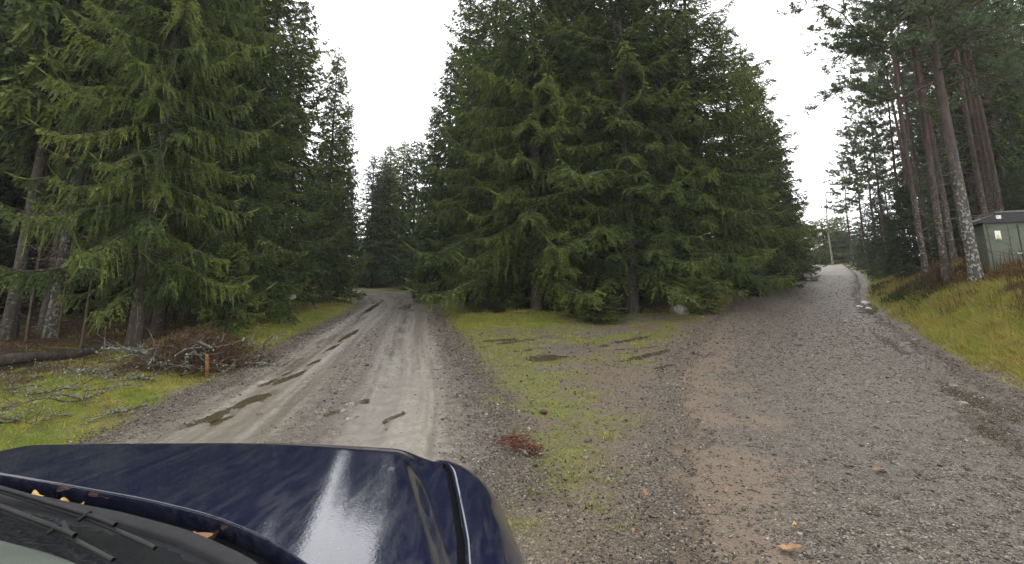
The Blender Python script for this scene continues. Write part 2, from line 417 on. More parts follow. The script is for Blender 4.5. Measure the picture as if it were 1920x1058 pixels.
def ground_material():
    m = M_('ground'); at = m.n('Attribute'); at.attribute_name = 'zone'
    sep = m.n('SeparateColor'); m.l(at.outputs['Color'], sep.inputs[0])
    gr, di, li = sep.outputs; mo = at.outputs['Alpha']
    gc, hg, big = gravel_color(m, (1.0, .93, .84))
    n_f = m.noise(38, 5, .7); n_m = m.noise(7, 5, .6); n_s = m.noise(1.3, 4)
    dirtc = m.ramp(n_f, [(.25, (.06, .042, .028)), (.5, (.115, .082, .055)), (.75, (.18, .135, .095))])
    c = m.mix(m.math('MULTIPLY', di, m.rng(n_m, .25, .6, .35, .95)), gc, dirtc)
    gcol = m.ramp(m.math('ADD', m.math('MULTIPLY', m.noise(60, 4, .7), .6), m.math('MULTIPLY', n_m, .4)), [(.32, (.04, .030, .014)), (.45, (.075, .085, .02)), (.54, (.12, .135, .025)), (.66, (.22, .19, .06))])
    c = m.mix(m.rng(m.math('ADD', gr, m.rng(n_f, .2, .8, -.35, .35)), .32, .62), c, gcol)
    lcol = m.ramp(m.noise(45, 6, .75), [(.25, (.014, .010, .008)), (.5, (.042, .028, .019)), (.68, (.078, .054, .035)), (.85, (.15, .105, .065))])
    c = m.mix(m.rng(m.math('ADD', li, m.rng(n_f, .2, .8, -.25, .25)), .35, .65), c, lcol)
    mcol = m.ramp(m.math('ADD', m.math('MULTIPLY', m.noise(40, 5, .7), .6), m.math('MULTIPLY', n_m, .4)), [(.34, (.03, .028, .010)), (.46, (.075, .092, .017)), (.55, (.13, .145, .025)), (.66, (.22, .195, .05))])
    c = m.mix(m.rng(m.math('ADD', mo, m.rng(n_f, .2, .8, -.3, .3)), .35, .65), c, mcol)
    b1 = m.bump(hg, .6, .012); b2 = m.bump(n_f, .5, .03, b1)
    rg = m.rng(n_m, .3, .7, .5, .8)
    return m.set(c, rg, .2, b2)
m_ground = ground_material()
me = mesh_np('ground', np.stack([x, y, z], 1), F, m_ground, {'zone': np.stack([grass, dirt, litter, moss], 1)}, True)
ground = link('ground', me, kind='structure')

# ------------------------------------------------------------------ the two roads, each a sheet that dives under the ground at its ragged edge
def gravel_material(name, left):
    m = M_(name); at = m.attr('track')
    tint = (1.02, .95, .88) if left else (.94, .88, .80)
    gc, hg, big = gravel_color(m, tint, (58, 125) if left else (62, 130))
    n_m = m.noise(3, 4); n_f = m.noise(50, 5, .7); n_l = m.noise(.5, 3)
    gc = m.mix(m.rng(n_l, .3, .7, 0, .35), gc, (.080, .070, .060))
    clay = m.ramp(m.noise(26, 5, .7), [(.25, (.115, .101, .082)), (.5, (.185, .166, .138)), (.75, (.27, .245, .21))])
    f = m.rng(m.math('ADD', at, m.rng(m.noise(9, 5, .7), .25, .75, -.25, .25)), .15, .85)
    c = m.mix(m.math('MULTIPLY', f, .85), gc, clay) if left else m.mix(m.math('MULTIPLY', f, .75), gc, m.ramp(n_f, [(.25, (.08, .056, .038)), (.7, (.16, .118, .082))]))
    stv = m.attr('streak')
    if left: c = m.mix(m.rng(stv, .40, .64, .0, .55), c, m.ramp(n_f, [(.3, (.07, .06, .048)), (.7, (.12, .105, .086))]))
    wet = m.attr('wet')
    c = m.mix(m.math('MULTIPLY', wet, .6), c, (.075, .062, .042))
    r = m.mix(f, (.5, .5, .5), (.28, .28, .28)) if left else m.mix(f, (.55, .55, .55), (.6, .6, .6))
    r = m.mix(wet, r, (.18, .18, .18))
    st = m.n('Bump'); st.inputs['Distance'].default_value = .014
    m.l(hg, st.inputs['Height']); m.l(m.rng(f, 0, 1, .8, .15 if left else .35), st.inputs['Strength'])
    b2 = m.bump(n_f, .25, .012, st.outputs[0])
    return m.set(c, r, .22, b2)
m_roadL = gravel_material('packed_gravel', True); m_roadR = gravel_material('loose_gravel', False)
def road(name, Pd, left, s_range, ds_near):
    P = densify(LEFT if left else RIGHT, .1)
    # arc positions with growing step
    seg = np.hypot(*(np.diff(P[:, :2], axis=0).T)); S = np.concatenate([[0], np.cumsum(seg)])
    s = s_range[0]; ss = []
    while s < min(s_range[1], S[-1]):
        ss.append(s); yy = np.interp(s, S, P[:, 1]); s += ds_near * (1 + max(0, yy - 5) * .09) if yy > 1.5 else .3
    ss = np.array(ss)
    cx = np.interp(ss, S, P[:, 0]); cy = np.interp(ss, S, P[:, 1]); hw = np.interp(ss, S, P[:, 2])
    dx = np.gradient(cx, ss); dy = np.gradient(cy, ss); ln = np.hypot(dx, dy); dx /= ln; dy /= ln
    lat = np.linspace(-1, 1, 181) * 1.25
    X = cx[:, None] + (dy * hw)[:, None] * lat; Y = cy[:, None] - (dx * hw)[:, None] * lat
    x, y = X.ravel(), Y.ravel(); l = (hw[:, None] * lat[None]).ravel(); hwf = np.repeat(hw, len(lat)); sf = np.repeat(ss, len(lat))
    nz = fbm(x * 2.6, y * 2.6, 61, 4); nzf = fbm(x * 11, y * 11, 62, 2)
    z = base_h(x, y)
    e = np.abs(l) - hwf
    z = z + .035 - .15 * sst(-.30, .35, e + (nz - .5) * .7) + (nzf - .5) * .012
    pf = pud_field(x, y)
    if left:
        z = z + surf_left(l, sf, x, y) - .022 * sst(1.15, .6, pf)
        wob = (fbm(sf * .25, sf * 0 + 2, 5, 2) - .5) * .25; lw = l + wob
        tr = np.clip(np.exp(-((lw + .95) / .62) ** 2) * 1.05 + np.exp(-((lw - .85) / .66) ** 2) * 1.1, 0, 1) * sst(.0, .45, -e)
        tr = tr * (.25 + .8 * fbm(l * 7, sf * .22, 66, 4) + .75 * fbm(l * 12, sf * .12, 67, 2))
    else:
        z = z - .022 * sst(1.15, .6, pf) + (fbm(l * 2.5, sf * .4, 68, 3) - .5) * .03
        tr = sst(-.35, -.85, l / hwf + (nz - .5) * .8) * .95
        tr = np.clip(tr, 0, 1) * sst(24, 12, y)
    wet = sst(1.45, .9, pf)
    if left: wet = np.maximum(wet, .8 * np.exp(-((lw + 1.15) / .17) ** 2) * sst(.42, .6, fbm(sf * .5, l * 2, 69, 3)) + .6 * np.exp(-((lw - .62) / .16) ** 2) * sst(.45, .6, fbm(sf * .6, l * 2, 70, 3)) + .5 * np.exp(-((lw + .55) / .08) ** 2) * sst(.5, .6, fbm(sf * .7, l, 74, 2)))
    if not left: wet = np.maximum(wet, .55 * sst(.5, .85, l / hwf + (nz - .5) * .5) * sst(26, 12, y))
    n1 = len(lat); n0 = len(ss)
    idx = (np.arange(n0 - 1)[:, None] * n1 + np.arange(n1 - 1)[None]).ravel()
    F = np.stack([idx, idx + 1, idx + n1 + 1, idx + n1], 1)
    me = mesh_np(name, np.stack([x, y, z], 1), F, m_roadL if left else m_roadR, {'track': tr, 'wet': wet, 'streak': (fbm(l * 9, sf * .10, 95, 3) * .7 + fbm(l * 3, sf * .3, 96, 3) * .3)}, True)
    return link(name, me, kind='structure')
# the left road lies a few mm above the right one where they meet behind the camera
road('gravel_road', LEFTd, True, (15, 75), .05)
road('gravel_road', RIGHTd, False, (12, 112), .055)

# ------------------------------------------------------------------ puddles
m = M_('puddle_water')
m_water = m.set((.060, .047, .028), m.rng(m.noise(3, 3), .3, .7, .02, .10), .5, m.bump(m.noise(9, 2), .06, .01))
m.p.inputs['IOR'].default_value = 1.33
for cx, cy, a, b, an, k in PUD:
    n = 40; t = np.arange(n) / n * 2 * math.pi
    lz = float(base_h(np.array(cx), np.array(cy)))
    dd = surf_left(*[np.array(v) for v in (lateral(np.array(cx), np.array(cy), LEFTd)[0], lateral(np.array(cx), np.array(cy), LEFTd)[2], cx, cy)]) if k == 'left' else 0
    r = 1.35
    px = cx + np.cos(an) * a * r * np.cos(t) - np.sin(an) * b * r * np.sin(t); py = cy + np.sin(an) * a * r * np.cos(t) + np.cos(an) * b * r * np.sin(t)
    if k == 'fork': pz = base_h(px, py) * .7 + lz * .3 - .005
    elif k == 'left': pz = base_h(px, py) * .5 + lz * .5 + .035 + float(dd) - .006
    else: pz = base_h(px, py) * .5 + lz * .5 + .012
    V = np.vstack([np.stack([px, py, pz], 1), [[cx, cy, np.mean(pz)]]])
    F = np.stack([np.arange(n), (np.arange(n) + 1) % n, np.full(n, n)], 1)
    link('puddle', mesh_np('puddle', V, F, m_water, None, True), kind='structure')


# ------------------------------------------------------------------ tree builders
def rep(n): return np.repeat(np.arange(len(n)), n)
DOWN = np.array([0, 0, -1.])
def horiz(a): return np.stack([np.cos(a), np.sin(a), np.zeros_like(a)], -1)

def spruce_mesh(name, seed, H, R, cb, bsp=.12, tsp=.055, tl=.19, tw=.026, droop=.7, spacing=.42, nper=6, dead_below=True, fol=None, barkm=None, thin=1.0, r0=None):
    g = np.random.default_rng(seed); U = lambda a, b, n: g.uniform(a, b, n)
    zs = []; z = cb
    while z < H - .2:
        zs.append(z); z += spacing * (1 - .5 * (z / H)) * g.uniform(.8, 1.2)
    zs = np.array(zs)
    nl = g.integers(nper - 1, nper + 2, len(zs)); wi = rep(nl); n = len(wi)
    z0 = zs[wi] + U(-.1, .1, n); az = U(0, 2 * math.pi, n)
    k = np.concatenate([np.arange(q) / q for q in nl]) * 2 * math.pi + U(0, 6.28, len(zs))[wi]
    az = k + U(-.35, .35, n)
    f = np.clip((H - z0) / (H - cb), 0.01, 1)
    L = R * f ** .72 * U(.68, 1.12, n) * np.where(f > .82, U(.6, 1.05, n), 1) + .18
    L *= 1 + .16 * np.sin(az * 2 + seed) * f
    L *= .62 + .78 * vnoise(az * 1.1 + 10, z0 * .62, seed); lt0 = vnoise(az * 1.1 + 40, z0 * .7, seed + 5)
    keep = g.random(n) < thin; lt0 = lt0[keep]
    z0, az, f, L = z0[keep], az[keep], f[keep], L[keep]; n = len(L)
    a = .75 - .85 * np.clip(f * 1.25, 0, 1) + U(-.12, .12, n); b = -.38 * np.clip(f * 1.5, 0, 1) + U(-.08, .08, n); c = .30 * np.clip(f * 1.4, 0, 1)
    curl = U(-.25, .25, n)
    lt = .45 * g.random(n) + .55 * lt0
    def limb(i, s):
        aa = az[i] + curl[i] * s; p = horiz(aa) * (L[i] * s)[..., None]
        p[..., 2] = z0[i] + L[i] * (a[i] * s + b[i] * s ** 2 + c[i] * s ** 4)
        return p
    # wood: trunk and limbs
    G = Geo()
    nz = 14; tz = np.linspace(-.3, H, nz); r0 = r0 or H * .0085 + .03
    P = np.stack([.05 * np.sin(tz * .5 + seed) * tz / H, .05 * np.cos(tz * .4 + seed) * tz / H, tz], 1)
    rr = r0 * (1 - np.clip(tz / H, 0, 1)) ** .8 + .008; rr[0] *= 1.35; rr[1] *= 1.0
    G.add(*tubes(P[None], rr[None], 10))
    S = np.linspace(0, .96, 6)[None].repeat(n, 0); I = np.arange(n)[:, None].repeat(6, 1)
    lp = limb(I, S); lr = (.010 + .0085 * L)[:, None] * (1 - .85 * S)
    G.add(*tubes(lp, lr, 4))
    if dead_below:                                  # bare dead twigs on the lower trunk
        m = int(cb * 7) + 14; zz = g.uniform(.3, cb + 1.5, m); aa = U(0, 6.28, m); LL = U(.4, 1.5, m) * min(1, .5 + R / 4); s = np.linspace(0, 1, 5)
        q = horiz(aa)[:, None] * (LL[:, None] * s)[..., None]
        q[..., 2] = zz[:, None] + LL[:, None] * (U(-.3, .2, m)[:, None] * s + U(-.3, .1, m)[:, None] * s ** 2)
        q[..., :2] += (U(-.2, .2, (m))[:, None] * s ** 2)[..., None]
        G.add(*tubes(q, .011 * (1 - .8 * s)[None].repeat(m, 0), 3))
        m2 = m * 3; j = g.integers(0, m, m2); tt = U(.3, .9, m2); ii = (tt * 4).astype(int)
        st = q[j, ii] + (q[j, ii + 1] - q[j, ii]) * (tt * 4 - ii)[:, None]
        dd = nrm(g.normal(size=(m2, 3)) + horiz(aa[j]) * .8 + DOWN * .3) * U(.15, .5, m2)[:, None]
        s3 = np.linspace(0, 1, 3)
        G.add(*tubes(st[:, None] + dd[:, None] * s3[None, :, None], .005 * (1 - .7 * s3)[None].repeat(m2, 0), 3))
    tm = G.mesh(name + '_wood', barkm or m_bark, True)
    # foliage
    nb = np.maximum((L / bsp * 2).astype(int), 3); bi = rep(nb); B = len(bi)
    s = .10 + .9 * U(0, 1, B) ** .8; side = np.where(g.random(B) < .5, -1, 1)
    p0 = limb(bi, s); Lb = L[bi]
    lb = np.clip((.16 + .36 * Lb * (1 - s) ** .7) * U(.55, 1.15, B), .12, .85)
    ba = az[bi] + curl[bi] * s + side * (1.05 - .45 * s + U(-.3, .3, B))
    bd = horiz(ba); d1 = U(-.1, .25, B); d2 = droop * U(.4, 1.5, B) * np.clip(.3 + f[bi], 0, 1)
    def bp(i, t):
        p = p0[i] + bd[i] * (lb[i] * t * (1 - .25 * t))[..., None]
        p[..., 2] -= lb[i] * (d1[i] * t + d2[i] * t * t); return p
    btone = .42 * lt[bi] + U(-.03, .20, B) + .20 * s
    nt = np.maximum((lb / tsp).astype(int), 2); ti = rep(nt); T = len(ti)
    t = U(.03, 1., T); sd = np.where(g.random(T) < .5, -1., 1.)
    q0 = bp(ti, t)
    perp = np.stack([-bd[ti, 1], bd[ti, 0], np.zeros(T)], 1) * sd[:, None]
    dirv = bd[ti] * U(.35, .95, T)[:, None] + perp * U(.2, 1.0, T)[:, None] + DOWN * (U(-.1, .4, T) + droop * U(.0, .8, T))[:, None]
    ln = tl * U(.5, 1.2, T) * (1 - .35 * t)
    D = nrm(dirv) * ln[:, None]
    W = nrm(np.cross(D, g.normal(size=(T, 3)))) * (tw * U(.7, 1.2, T))[:, None]
    V1, F1 = kites(q0, D, W)
    bt = btone[ti] + U(-.08, .08, T)
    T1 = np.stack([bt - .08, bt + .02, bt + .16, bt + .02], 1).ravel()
    # branchlet axes and limb tips as needled shoots
    sg = np.array([0., .5]); A0 = bp(np.arange(B)[:, None].repeat(2, 1), np.broadcast_to(sg, (B, 2))).reshape(-1, 3)
    A1 = bp(np.arange(B)[:, None].repeat(2, 1), np.broadcast_to(sg + .55, (B, 2))).reshape(-1, 3)
    D2 = A1 - A0; W2 = nrm(np.cross(D2, g.normal(size=D2.shape))) * tw * 1.1
    V2, F2 = kites(A0, D2, W2); bt2 = np.repeat(btone, 2); T2 = np.stack([bt2 - .05, bt2, bt2 + .1, bt2], 1).ravel()
    # leader and limb tips
    nn = n * 3; li = np.arange(n).repeat(3); A = limb(li, np.tile([.86, .93, .99], n)); A2 = limb(li, np.tile([.95, 1.03, 1.10], n))
    D3 = (A2 - A); W3 = nrm(np.cross(D3, g.normal(size=D3.shape))) * tw * 1.2
    V3, F3 = kites(A, D3 * 1.4, W3); T3 = np.full(nn * 4, .55)
    k = 26; A = np.stack([U(-.02, .02, k), U(-.02, .02, k), H - .9 + np.linspace(0, .8, k)], 1); D4 = nrm(np.stack([U(-1, 1, k), U(-1, 1, k), U(.6, 1.6, k)], 1)) * .16
    V4, F4 = kites(A, D4, nrm(np.cross(D4, g.normal(size=D4.shape))) * tw); T4 = np.full(k * 4, .5)
    V = np.concatenate([V1, V2, V3, V4]); F = np.concatenate([F1, F2 + len(V1), F3 + len(V1) + len(V2), F4 + len(V1) + len(V2) + len(V3)])
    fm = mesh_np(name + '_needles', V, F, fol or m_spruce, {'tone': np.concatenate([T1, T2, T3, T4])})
    return tm, fm

def pine_mesh(name, seed, H, cbf=.55, R=2.3, r0=.17, barkm=None, tw=.022, tl=.15, dead=14, dens=1.0, lean=0.):
    g = np.random.default_rng(seed); U = lambda a, b, n: g.uniform(a, b, n)
    G = Geo(); nz = 18; tz = np.linspace(-.3, H, nz)
    ax = .25 * np.sin(tz * .28 + seed * 1.7) * np.clip(tz / H, 0, 1) + lean * tz; ay = .22 * np.cos(tz * .23 + seed) * np.clip(tz / H, 0, 1)
    def axis(zz): return np.stack([np.interp(zz, tz, ax), np.interp(zz, tz, ay), zz], -1)
    rr = r0 * (1 - .82 * np.clip(tz / H, 0, 1) ** 1.2); rr[0] *= 1.5
    G.add(*tubes(axis(tz)[None], rr[None], 12))
    n = int(44 * dens); z0 = H * cbf + (H * (1 - cbf) - .3) * np.sort(U(0, 1, n)) ** .9; az = np.arange(n) * 2.4 + U(-.6, .6, n)
    f = (H - z0) / (H * (1 - cbf)); L = R * (.25 + .75 * np.sin(np.clip(f, .05, .95) * math.pi * .72)) * U(.6, 1.15, n)
    a = .9 - 1.0 * f + U(-.2, .2, n); b = U(-.25, .25, n); curl = U(-.7, .7, n); wig = U(-.2, .2, n); base = axis(z0)
    def limb(i, s):
        aa = az[i] + curl[i] * s + wig[i] * np.sin(s * 7)
        p = base[i] + horiz(aa) * (L[i] * s)[..., None]; p[..., 2] += L[i] * (a[i] * s + b[i] * s * s + .06 * np.sin(s * 9 + az[i])); return p
    S = np.linspace(0, 1, 9)[None].repeat(n, 0); I = np.arange(n)[:, None].repeat(9, 1)
    G.add(*tubes(limb(I, S), (.012 + .0085 * L)[:, None] * (1 - .85 * S), 5))
    nb = np.maximum((L * 6 * dens).astype(int), 4); bi = rep(nb); B = len(bi); s = U(.25, 1., B); p0 = limb(bi, s); lb = np.clip(L[bi] * .42 * (1.15 - s), .15, .9) * U(.6, 1.2, B)
    ba = az[bi] + curl[bi] * s + np.where(g.random(B) < .5, -1, 1) * U(.4, 1.3, B); bd = horiz(ba); bd[:, 2] = U(-.15, .55, B); bd = nrm(bd); bend = U(.0, .3, B)
    def bp(i, t):
        p = p0[i] + bd[i] * (lb[i] * t)[..., None]; p[..., 2] += lb[i] * bend[i] * t * t; return p
    sg = np.linspace(0, 1, 4)[None].repeat(B, 0); G.add(*tubes(bp(np.arange(B)[:, None].repeat(4, 1), sg), .009 * (1 - .7 * sg), 3))
    m = dead; zz = U(.12, cbf + .05, m) * H; aa = U(0, 6.28, m); LL = U(.3, 1.5, m); s5 = np.linspace(0, 1, 6); pw = U(-.5, .4, m)
    q = axis(zz)[:, None] + horiz(aa)[:, None] * (LL[:, None] * s5)[..., None]; q[..., 2] += LL[:, None] * (pw[:, None] * s5 + .05 * np.sin(s5 * 8 + pw[:, None] * 9))
    G.add(*tubes(q, (.016 * (1 - .75 * s5))[None].repeat(m, 0), 4))
    tm = G.mesh(name + '_wood', barkm or m_pinebark, True)
    nf = np.maximum((lb / .13).astype(int), 2); fi = rep(nf); tt = U(.35, 1.05, len(fi)); c = bp(fi, tt)
    kk = 9; ci = np.arange(len(c)).repeat(kk); K = len(ci)
    D = nrm(g.normal(size=(K, 3)) + bd[fi][ci] * .9 + np.array([0, 0, .45])) * (tl * U(.6, 1.15, K))[:, None]
    W = nrm(np.cross(D, g.normal(size=(K, 3)))) * (tw * U(.7, 1.2, K))[:, None]
    V, F = kites(c[ci] + g.normal(size=(K, 3)) * .03, D, W)
    bt = .2 + .35 * g.random(n)[bi][fi][ci] + U(-.1, .15, K)
    fm = mesh_np(name + '_needles', V, F, m_pine, {'tone': np.stack([bt - .1, bt, bt + .15, bt], 1).ravel()})
    return tm, fm

def bare_tree_mesh(name, seed, H, r0, barkm, R=1.6, cb=.35, n=26, sub=5, up=.9):
    g = np.random.default_rng(seed); U = lambda a, b, n: g.uniform(a, b, n)
    G = Geo(); tz = np.linspace(-.2, H, 14); ax = .12 * np.sin(tz * .5 + seed) * tz / H * 2; ay = .1 * np.cos(tz * .6) * tz / H
    P = np.stack([ax, ay, tz], 1); G.add(*tubes(P[None], (r0 * (1 - .9 * np.clip(tz / H, 0, 1)))[None], 8))
    z0 = U(cb, .97, n) * H; az = U(0, 6.28, n); L = R * (1.1 - z0 / H) ** .6 * U(.6, 1.2, n); s = np.linspace(0, 1, 6)
    b0 = np.stack([np.interp(z0, tz, ax), np.interp(z0, tz, ay), z0], 1)
    q = b0[:, None] + horiz(az)[:, None] * (L[:, None] * s)[..., None]; q[..., 2] += L[:, None] * (up * s - .25 * s ** 2)
    q[..., 0] += .06 * np.sin(s * 8 + az[:, None])
    G.add(*tubes(q, (.06 * r0 + .004 * L)[:, None] * 2.2 * (1 - .8 * s), 4))
    m = n * sub; j = g.integers(0, n, m); tt = U(.25, .95, m); ii = np.minimum((tt * 5).astype(int), 4)
    st = q[j, ii] + (q[j, ii + 1] - q[j, ii]) * (tt * 5 - ii)[:, None]
    dd = nrm(horiz(az[j]) + g.normal(size=(m, 3)) * .7 + np.array([0, 0, .3])) * U(.2, .7, m)[:, None] * R / 1.6
    s3 = np.linspace(0, 1, 4); w = st[:, None] + dd[:, None] * s3[None, :, None]; w[..., 2] -= .1 * s3 ** 2
    G.add(*tubes(w, .006 * (1 - .6 * s3)[None].repeat(m, 0), 3))
    return G.mesh(name + '_wood', barkm, True)

# prototypes: (trunk mesh, needle mesh), shared between copies
NEAR = [spruce_mesh('spruce_a', 11, 17.0, 3.5, 1.6, bsp=.088, tsp=.035, tl=.115, tw=.0165, spacing=.52, droop=.5, nper=6), spruce_mesh('spruce_b', 12, 15.5, 3.3, 1.4, bsp=.088, tsp=.035, tl=.115, tw=.0165, spacing=.52, droop=.38, nper=6),
        spruce_mesh('spruce_c', 13, 18.0, 3.7, 1.7, bsp=.088, tsp=.035, tl=.12, tw=.016, spacing=.56, droop=.65, nper=6)]
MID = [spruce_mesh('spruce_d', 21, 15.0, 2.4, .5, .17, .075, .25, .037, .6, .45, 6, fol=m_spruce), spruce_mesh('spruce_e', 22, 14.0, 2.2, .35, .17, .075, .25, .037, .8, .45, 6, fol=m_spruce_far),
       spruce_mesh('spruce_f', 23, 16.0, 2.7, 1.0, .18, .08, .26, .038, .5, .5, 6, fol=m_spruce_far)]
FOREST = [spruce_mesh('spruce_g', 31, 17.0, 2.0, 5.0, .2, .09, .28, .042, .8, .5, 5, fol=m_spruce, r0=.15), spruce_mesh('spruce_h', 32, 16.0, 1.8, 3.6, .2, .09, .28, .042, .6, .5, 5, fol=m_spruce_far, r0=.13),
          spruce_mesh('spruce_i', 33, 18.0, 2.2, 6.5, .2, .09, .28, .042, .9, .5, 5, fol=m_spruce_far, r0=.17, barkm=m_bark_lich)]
SMALL = [spruce_mesh('sapling_a', 41, 2.2, .85, .12, .075, .04, .11, .016, .25, .2, 6, dead_below=False, r0=.025), spruce_mesh('sapling_b', 42, 4.2, 1.25, .2, .1, .05, .15, .022, .4, .28, 6, dead_below=False, r0=.045),
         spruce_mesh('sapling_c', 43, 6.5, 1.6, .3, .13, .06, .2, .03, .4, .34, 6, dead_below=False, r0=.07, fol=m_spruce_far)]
JUNI = [spruce_mesh('juniper_a', 51, 4.6, 1.15, .15, .09, .05, .16, .022, .1, .2, 8, dead_below=False, r0=.05, fol=m_juniper)]
PINES = [pine_mesh('pine_a', 61, 19.0, .50, 2.5, .135), pine_mesh('pine_b', 62, 18.0, .48, 2.3, .12), pine_mesh('pine_c', 63, 20.0, .54, 2.5, .14)]
PINEF = [pine_mesh('pine_d', 71, 17.0, .36, 2.9, .12, tw=.035, tl=.2), pine_mesh('pine_e', 72, 16.0, .40, 2.6, .115, tw=.035, tl=.2)]
PINEL = pine_mesh('pine_l', 81, 17.0, .36, 4.3, .175, m_pinebark_l, dead=34, dens=1.5)
BIRCH = bare_tree_mesh('birch', 91, 13.0, .13, m_birch)
BARE = [bare_tree_mesh('bare_tree', 92, 5.0, .02, m_twig, 1.1, .15, 22, 5, .5), bare_tree_mesh('bare_tree', 93, 7.0, .030, m_twig, 1.3, .2, 22, 5, .6)]
NTREE = [0]
def tree(proto, kind, x, y, H0, H, rs=None, label=None, group=None, cat='tree', rz=None, rx=0., ry=0., part='crown'):
    NTREE[0] += 1; g = random.Random(NTREE[0] * 7 + 3)
    s = H / H0; r = (rs or 1.0) * s
    z = float(base_h(np.array(float(x)), np.array(float(y)))) - .05
    e = empty(kind, (x, y, z), g.uniform(0, 6.28) if rz is None else rz, (r, r, s), label, cat, group, rx, ry)
    if isinstance(proto, tuple):
        link('trunk', proto[0], e); link(part, proto[1], e)
    else: link('trunk', proto, e)
    return e
def ht(py, y): # height of a point seen at picture row py, at distance y, above the ground datum
    d = ray(960, py); return CAM_H + d[2] / d[1] * y

# ---- left of the left road: the near edge trees, each with its own label
HN = [17.0, 15.5, 18.0]; HM = [15., 14., 16.]; HF = [17., 16., 18.]
def T(proto, H0, kind, px, y, H, rs, label, group=None, **kw):
    return tree(proto, kind, xat(px, y), y, H0, H, rs, label, group, **kw)
SP = 'spruce_tree'
GL = 'spruces along the left edge of the left road'
T(NEAR[2], 18., SP, 255, 11.8, 17.5, .74, 'large spruce behind the brush pile with ragged drooping light green boughs', GL)
T(NEAR[0], 17., SP, 395, 15.8, 16.0, .9, 'dense spruce just right of the brush pile, branches almost to the ground', GL)
T(NEAR[1], 15.5, SP, 468, 20.2, 17.5, .9, 'tall spruce whose tip leaves the frame just left of the sky gap', GL)
T(MID[2], 16., SP, 530, 25., 16.2, .9, 'dark spruce on the left road edge just before the sharp pointed spruce', GL)
T(MID[0], 15., SP, 603, 31., ht(95, 31), .85, 'pointed spruce whose whole tip stands against the white sky left of the gap', GL)
T(MID[1], 14., SP, 632, 36.5, ht(195, 36.5), .8, 'slim spruce at the inside of the left road bend, below the pointed one', GL)
T(MID[2], 16., SP, 690, 47., ht(300, 47.), 1.3, 'small looking spruce at the far end of the left tree row, beside the sky gap', GL)
T(FOREST[0], 17., SP, 20, 12.6, 18, .9, 'bare stemmed spruce at the extreme left of the picture', GL)
T(FOREST[2], 18., SP, 100, 13.2, 18, .8, 'thin grey lichened spruce stem left of the large ragged spruce', GL)
T(FOREST[1], 16., SP, 300, 15.0, 17, 1.1, 'spruce standing directly behind the brush pile in the shade', GL)
T(NEAR[1], 15.5, SP, 318, 17.6, 16.8, .9, 'bushy spruce filling the gap between brush pile spruce and dense spruce', GL)
T(SMALL[1], 4.2, SP, 425, 13.3, 2.5, 1.0, 'young spruce with soft dark boughs at the right end of the brush pile', None, cat='young spruce')
T(SMALL[1], 4.2, SP, 520, 20.5, 3.4, .8, 'young spruce on the grass edge with its pale dead branch tip', None, cat='young spruce')
rg = np.random.default_rng(5)
# ---- the shaded forest behind them
def fill(protos, Hs, kind, pts, hr, rr, label, group, cat='tree'):
    for k, (x, y) in enumerate(pts):
        i = int(rg.integers(0, len(protos))); H = rg.uniform(*hr)
        tree(protos[i], kind, x, y, Hs[i], H, rg.uniform(*rr), label, group, cat)
def scatter(n, xr, yr, ok, dmin):
    pts = []; tries = 0
    while len(pts) < n and tries < 20000:
        tries += 1; x = rg.uniform(*xr); y = rg.uniform(*yr)
        if not ok(x, y): continue
        if all((x - a) ** 2 + (y - b) ** 2 > dmin ** 2 for a, b in pts): pts.append((x, y))
    return pts
def eL(x, y): l, h, _ = lateral(np.array(x), np.array(y), LEFTd); return float(l), float(h)
def eR(x, y): l, h, _ = lateral(np.array(x), np.array(y), RIGHTd); return float(l), float(h)
def okl(x, y):
    l, h = eL(x, y); return -l - h > 5.2 and x / max(y, .1) > -1.25
fill(FOREST, HF, SP, scatter(60, (-44, -8.5), (12.5, 42), okl, 2.1), (13.5, 19), (.9, 1.25), 'one of the dark spruce stems crowding the shaded forest left of the left road', 'spruces inside the left forest')
def okl2(x, y):
    l, h = eL(x, y); return abs(l) - h > 3.2 and x / y < -.22 and x / y > -.9
fill(MID, HM, SP, scatter(22, (-45, -10), (36, 62), okl2, 3.0), (11, 15), (1., 1.3), 'one of the distant spruces closing the view where the left road bends away', 'spruces beyond the left bend')

def okl3(x, y):
    l, h = eL(x, y); return -l - h > 11 and x / y > -1.3 and x < -17
fill(MID, HM, SP, scatter(34, (-60, -17), (15, 48), okl3, 3.0), (12, 16), (1., 1.3), 'one of the low branched spruces far back in the dark left forest', 'spruces far back in the left forest')
# ---- the wedge of spruces between the roads
GC = 'front spruces of the wedge between the roads'
T(NEAR[0], 17., SP, 1005, 21.6, 22.5, .95, 'huge dark spruce facing the fork, left of centre of the wedge', GC)
T(NEAR[1], 15.5, SP, 1185, 21.0, 22.0, 1.0, 'broad spruce in the middle of the wedge with bright layered boughs over its dark hollow', GC)
T(NEAR[2], 18., SP, 1325, 23.0, 18.5, 1.08, 'spruce with long hanging light green boughs behind the grey boulder', GC)
T(NEAR[0], 17., SP, 925, 24.5, 20.5, .9, 'spruce at the left front corner of the wedge with stepped boughs against the sky', GC)
T(MID[0], 15., SP, 1100, 25., 23.0, 1.05, 'tall spruce behind the dark hollow in the middle of the wedge', GC)
T(NEAR[2], 18., SP, 1095, 22.3, 20., .85, 'spruce just left of the middle of the wedge with its boughs over the moss', GC)
T(NEAR[1], 15.5, SP, 1262, 22.0, 19.5, .9, 'dense spruce between the middle of the wedge and the long hanging boughs', GC)
T(NEAR[1], 15.5, SP, 1392, 27., 15.5, 1.05, 'spruce on the right flank of the wedge just past the sapling', GC)
T(MID[0], 15., SP, 1350, 27.5, 7.5, 1.9, 'low bushy spruce filling the right flank of the wedge behind the sapling', GC)
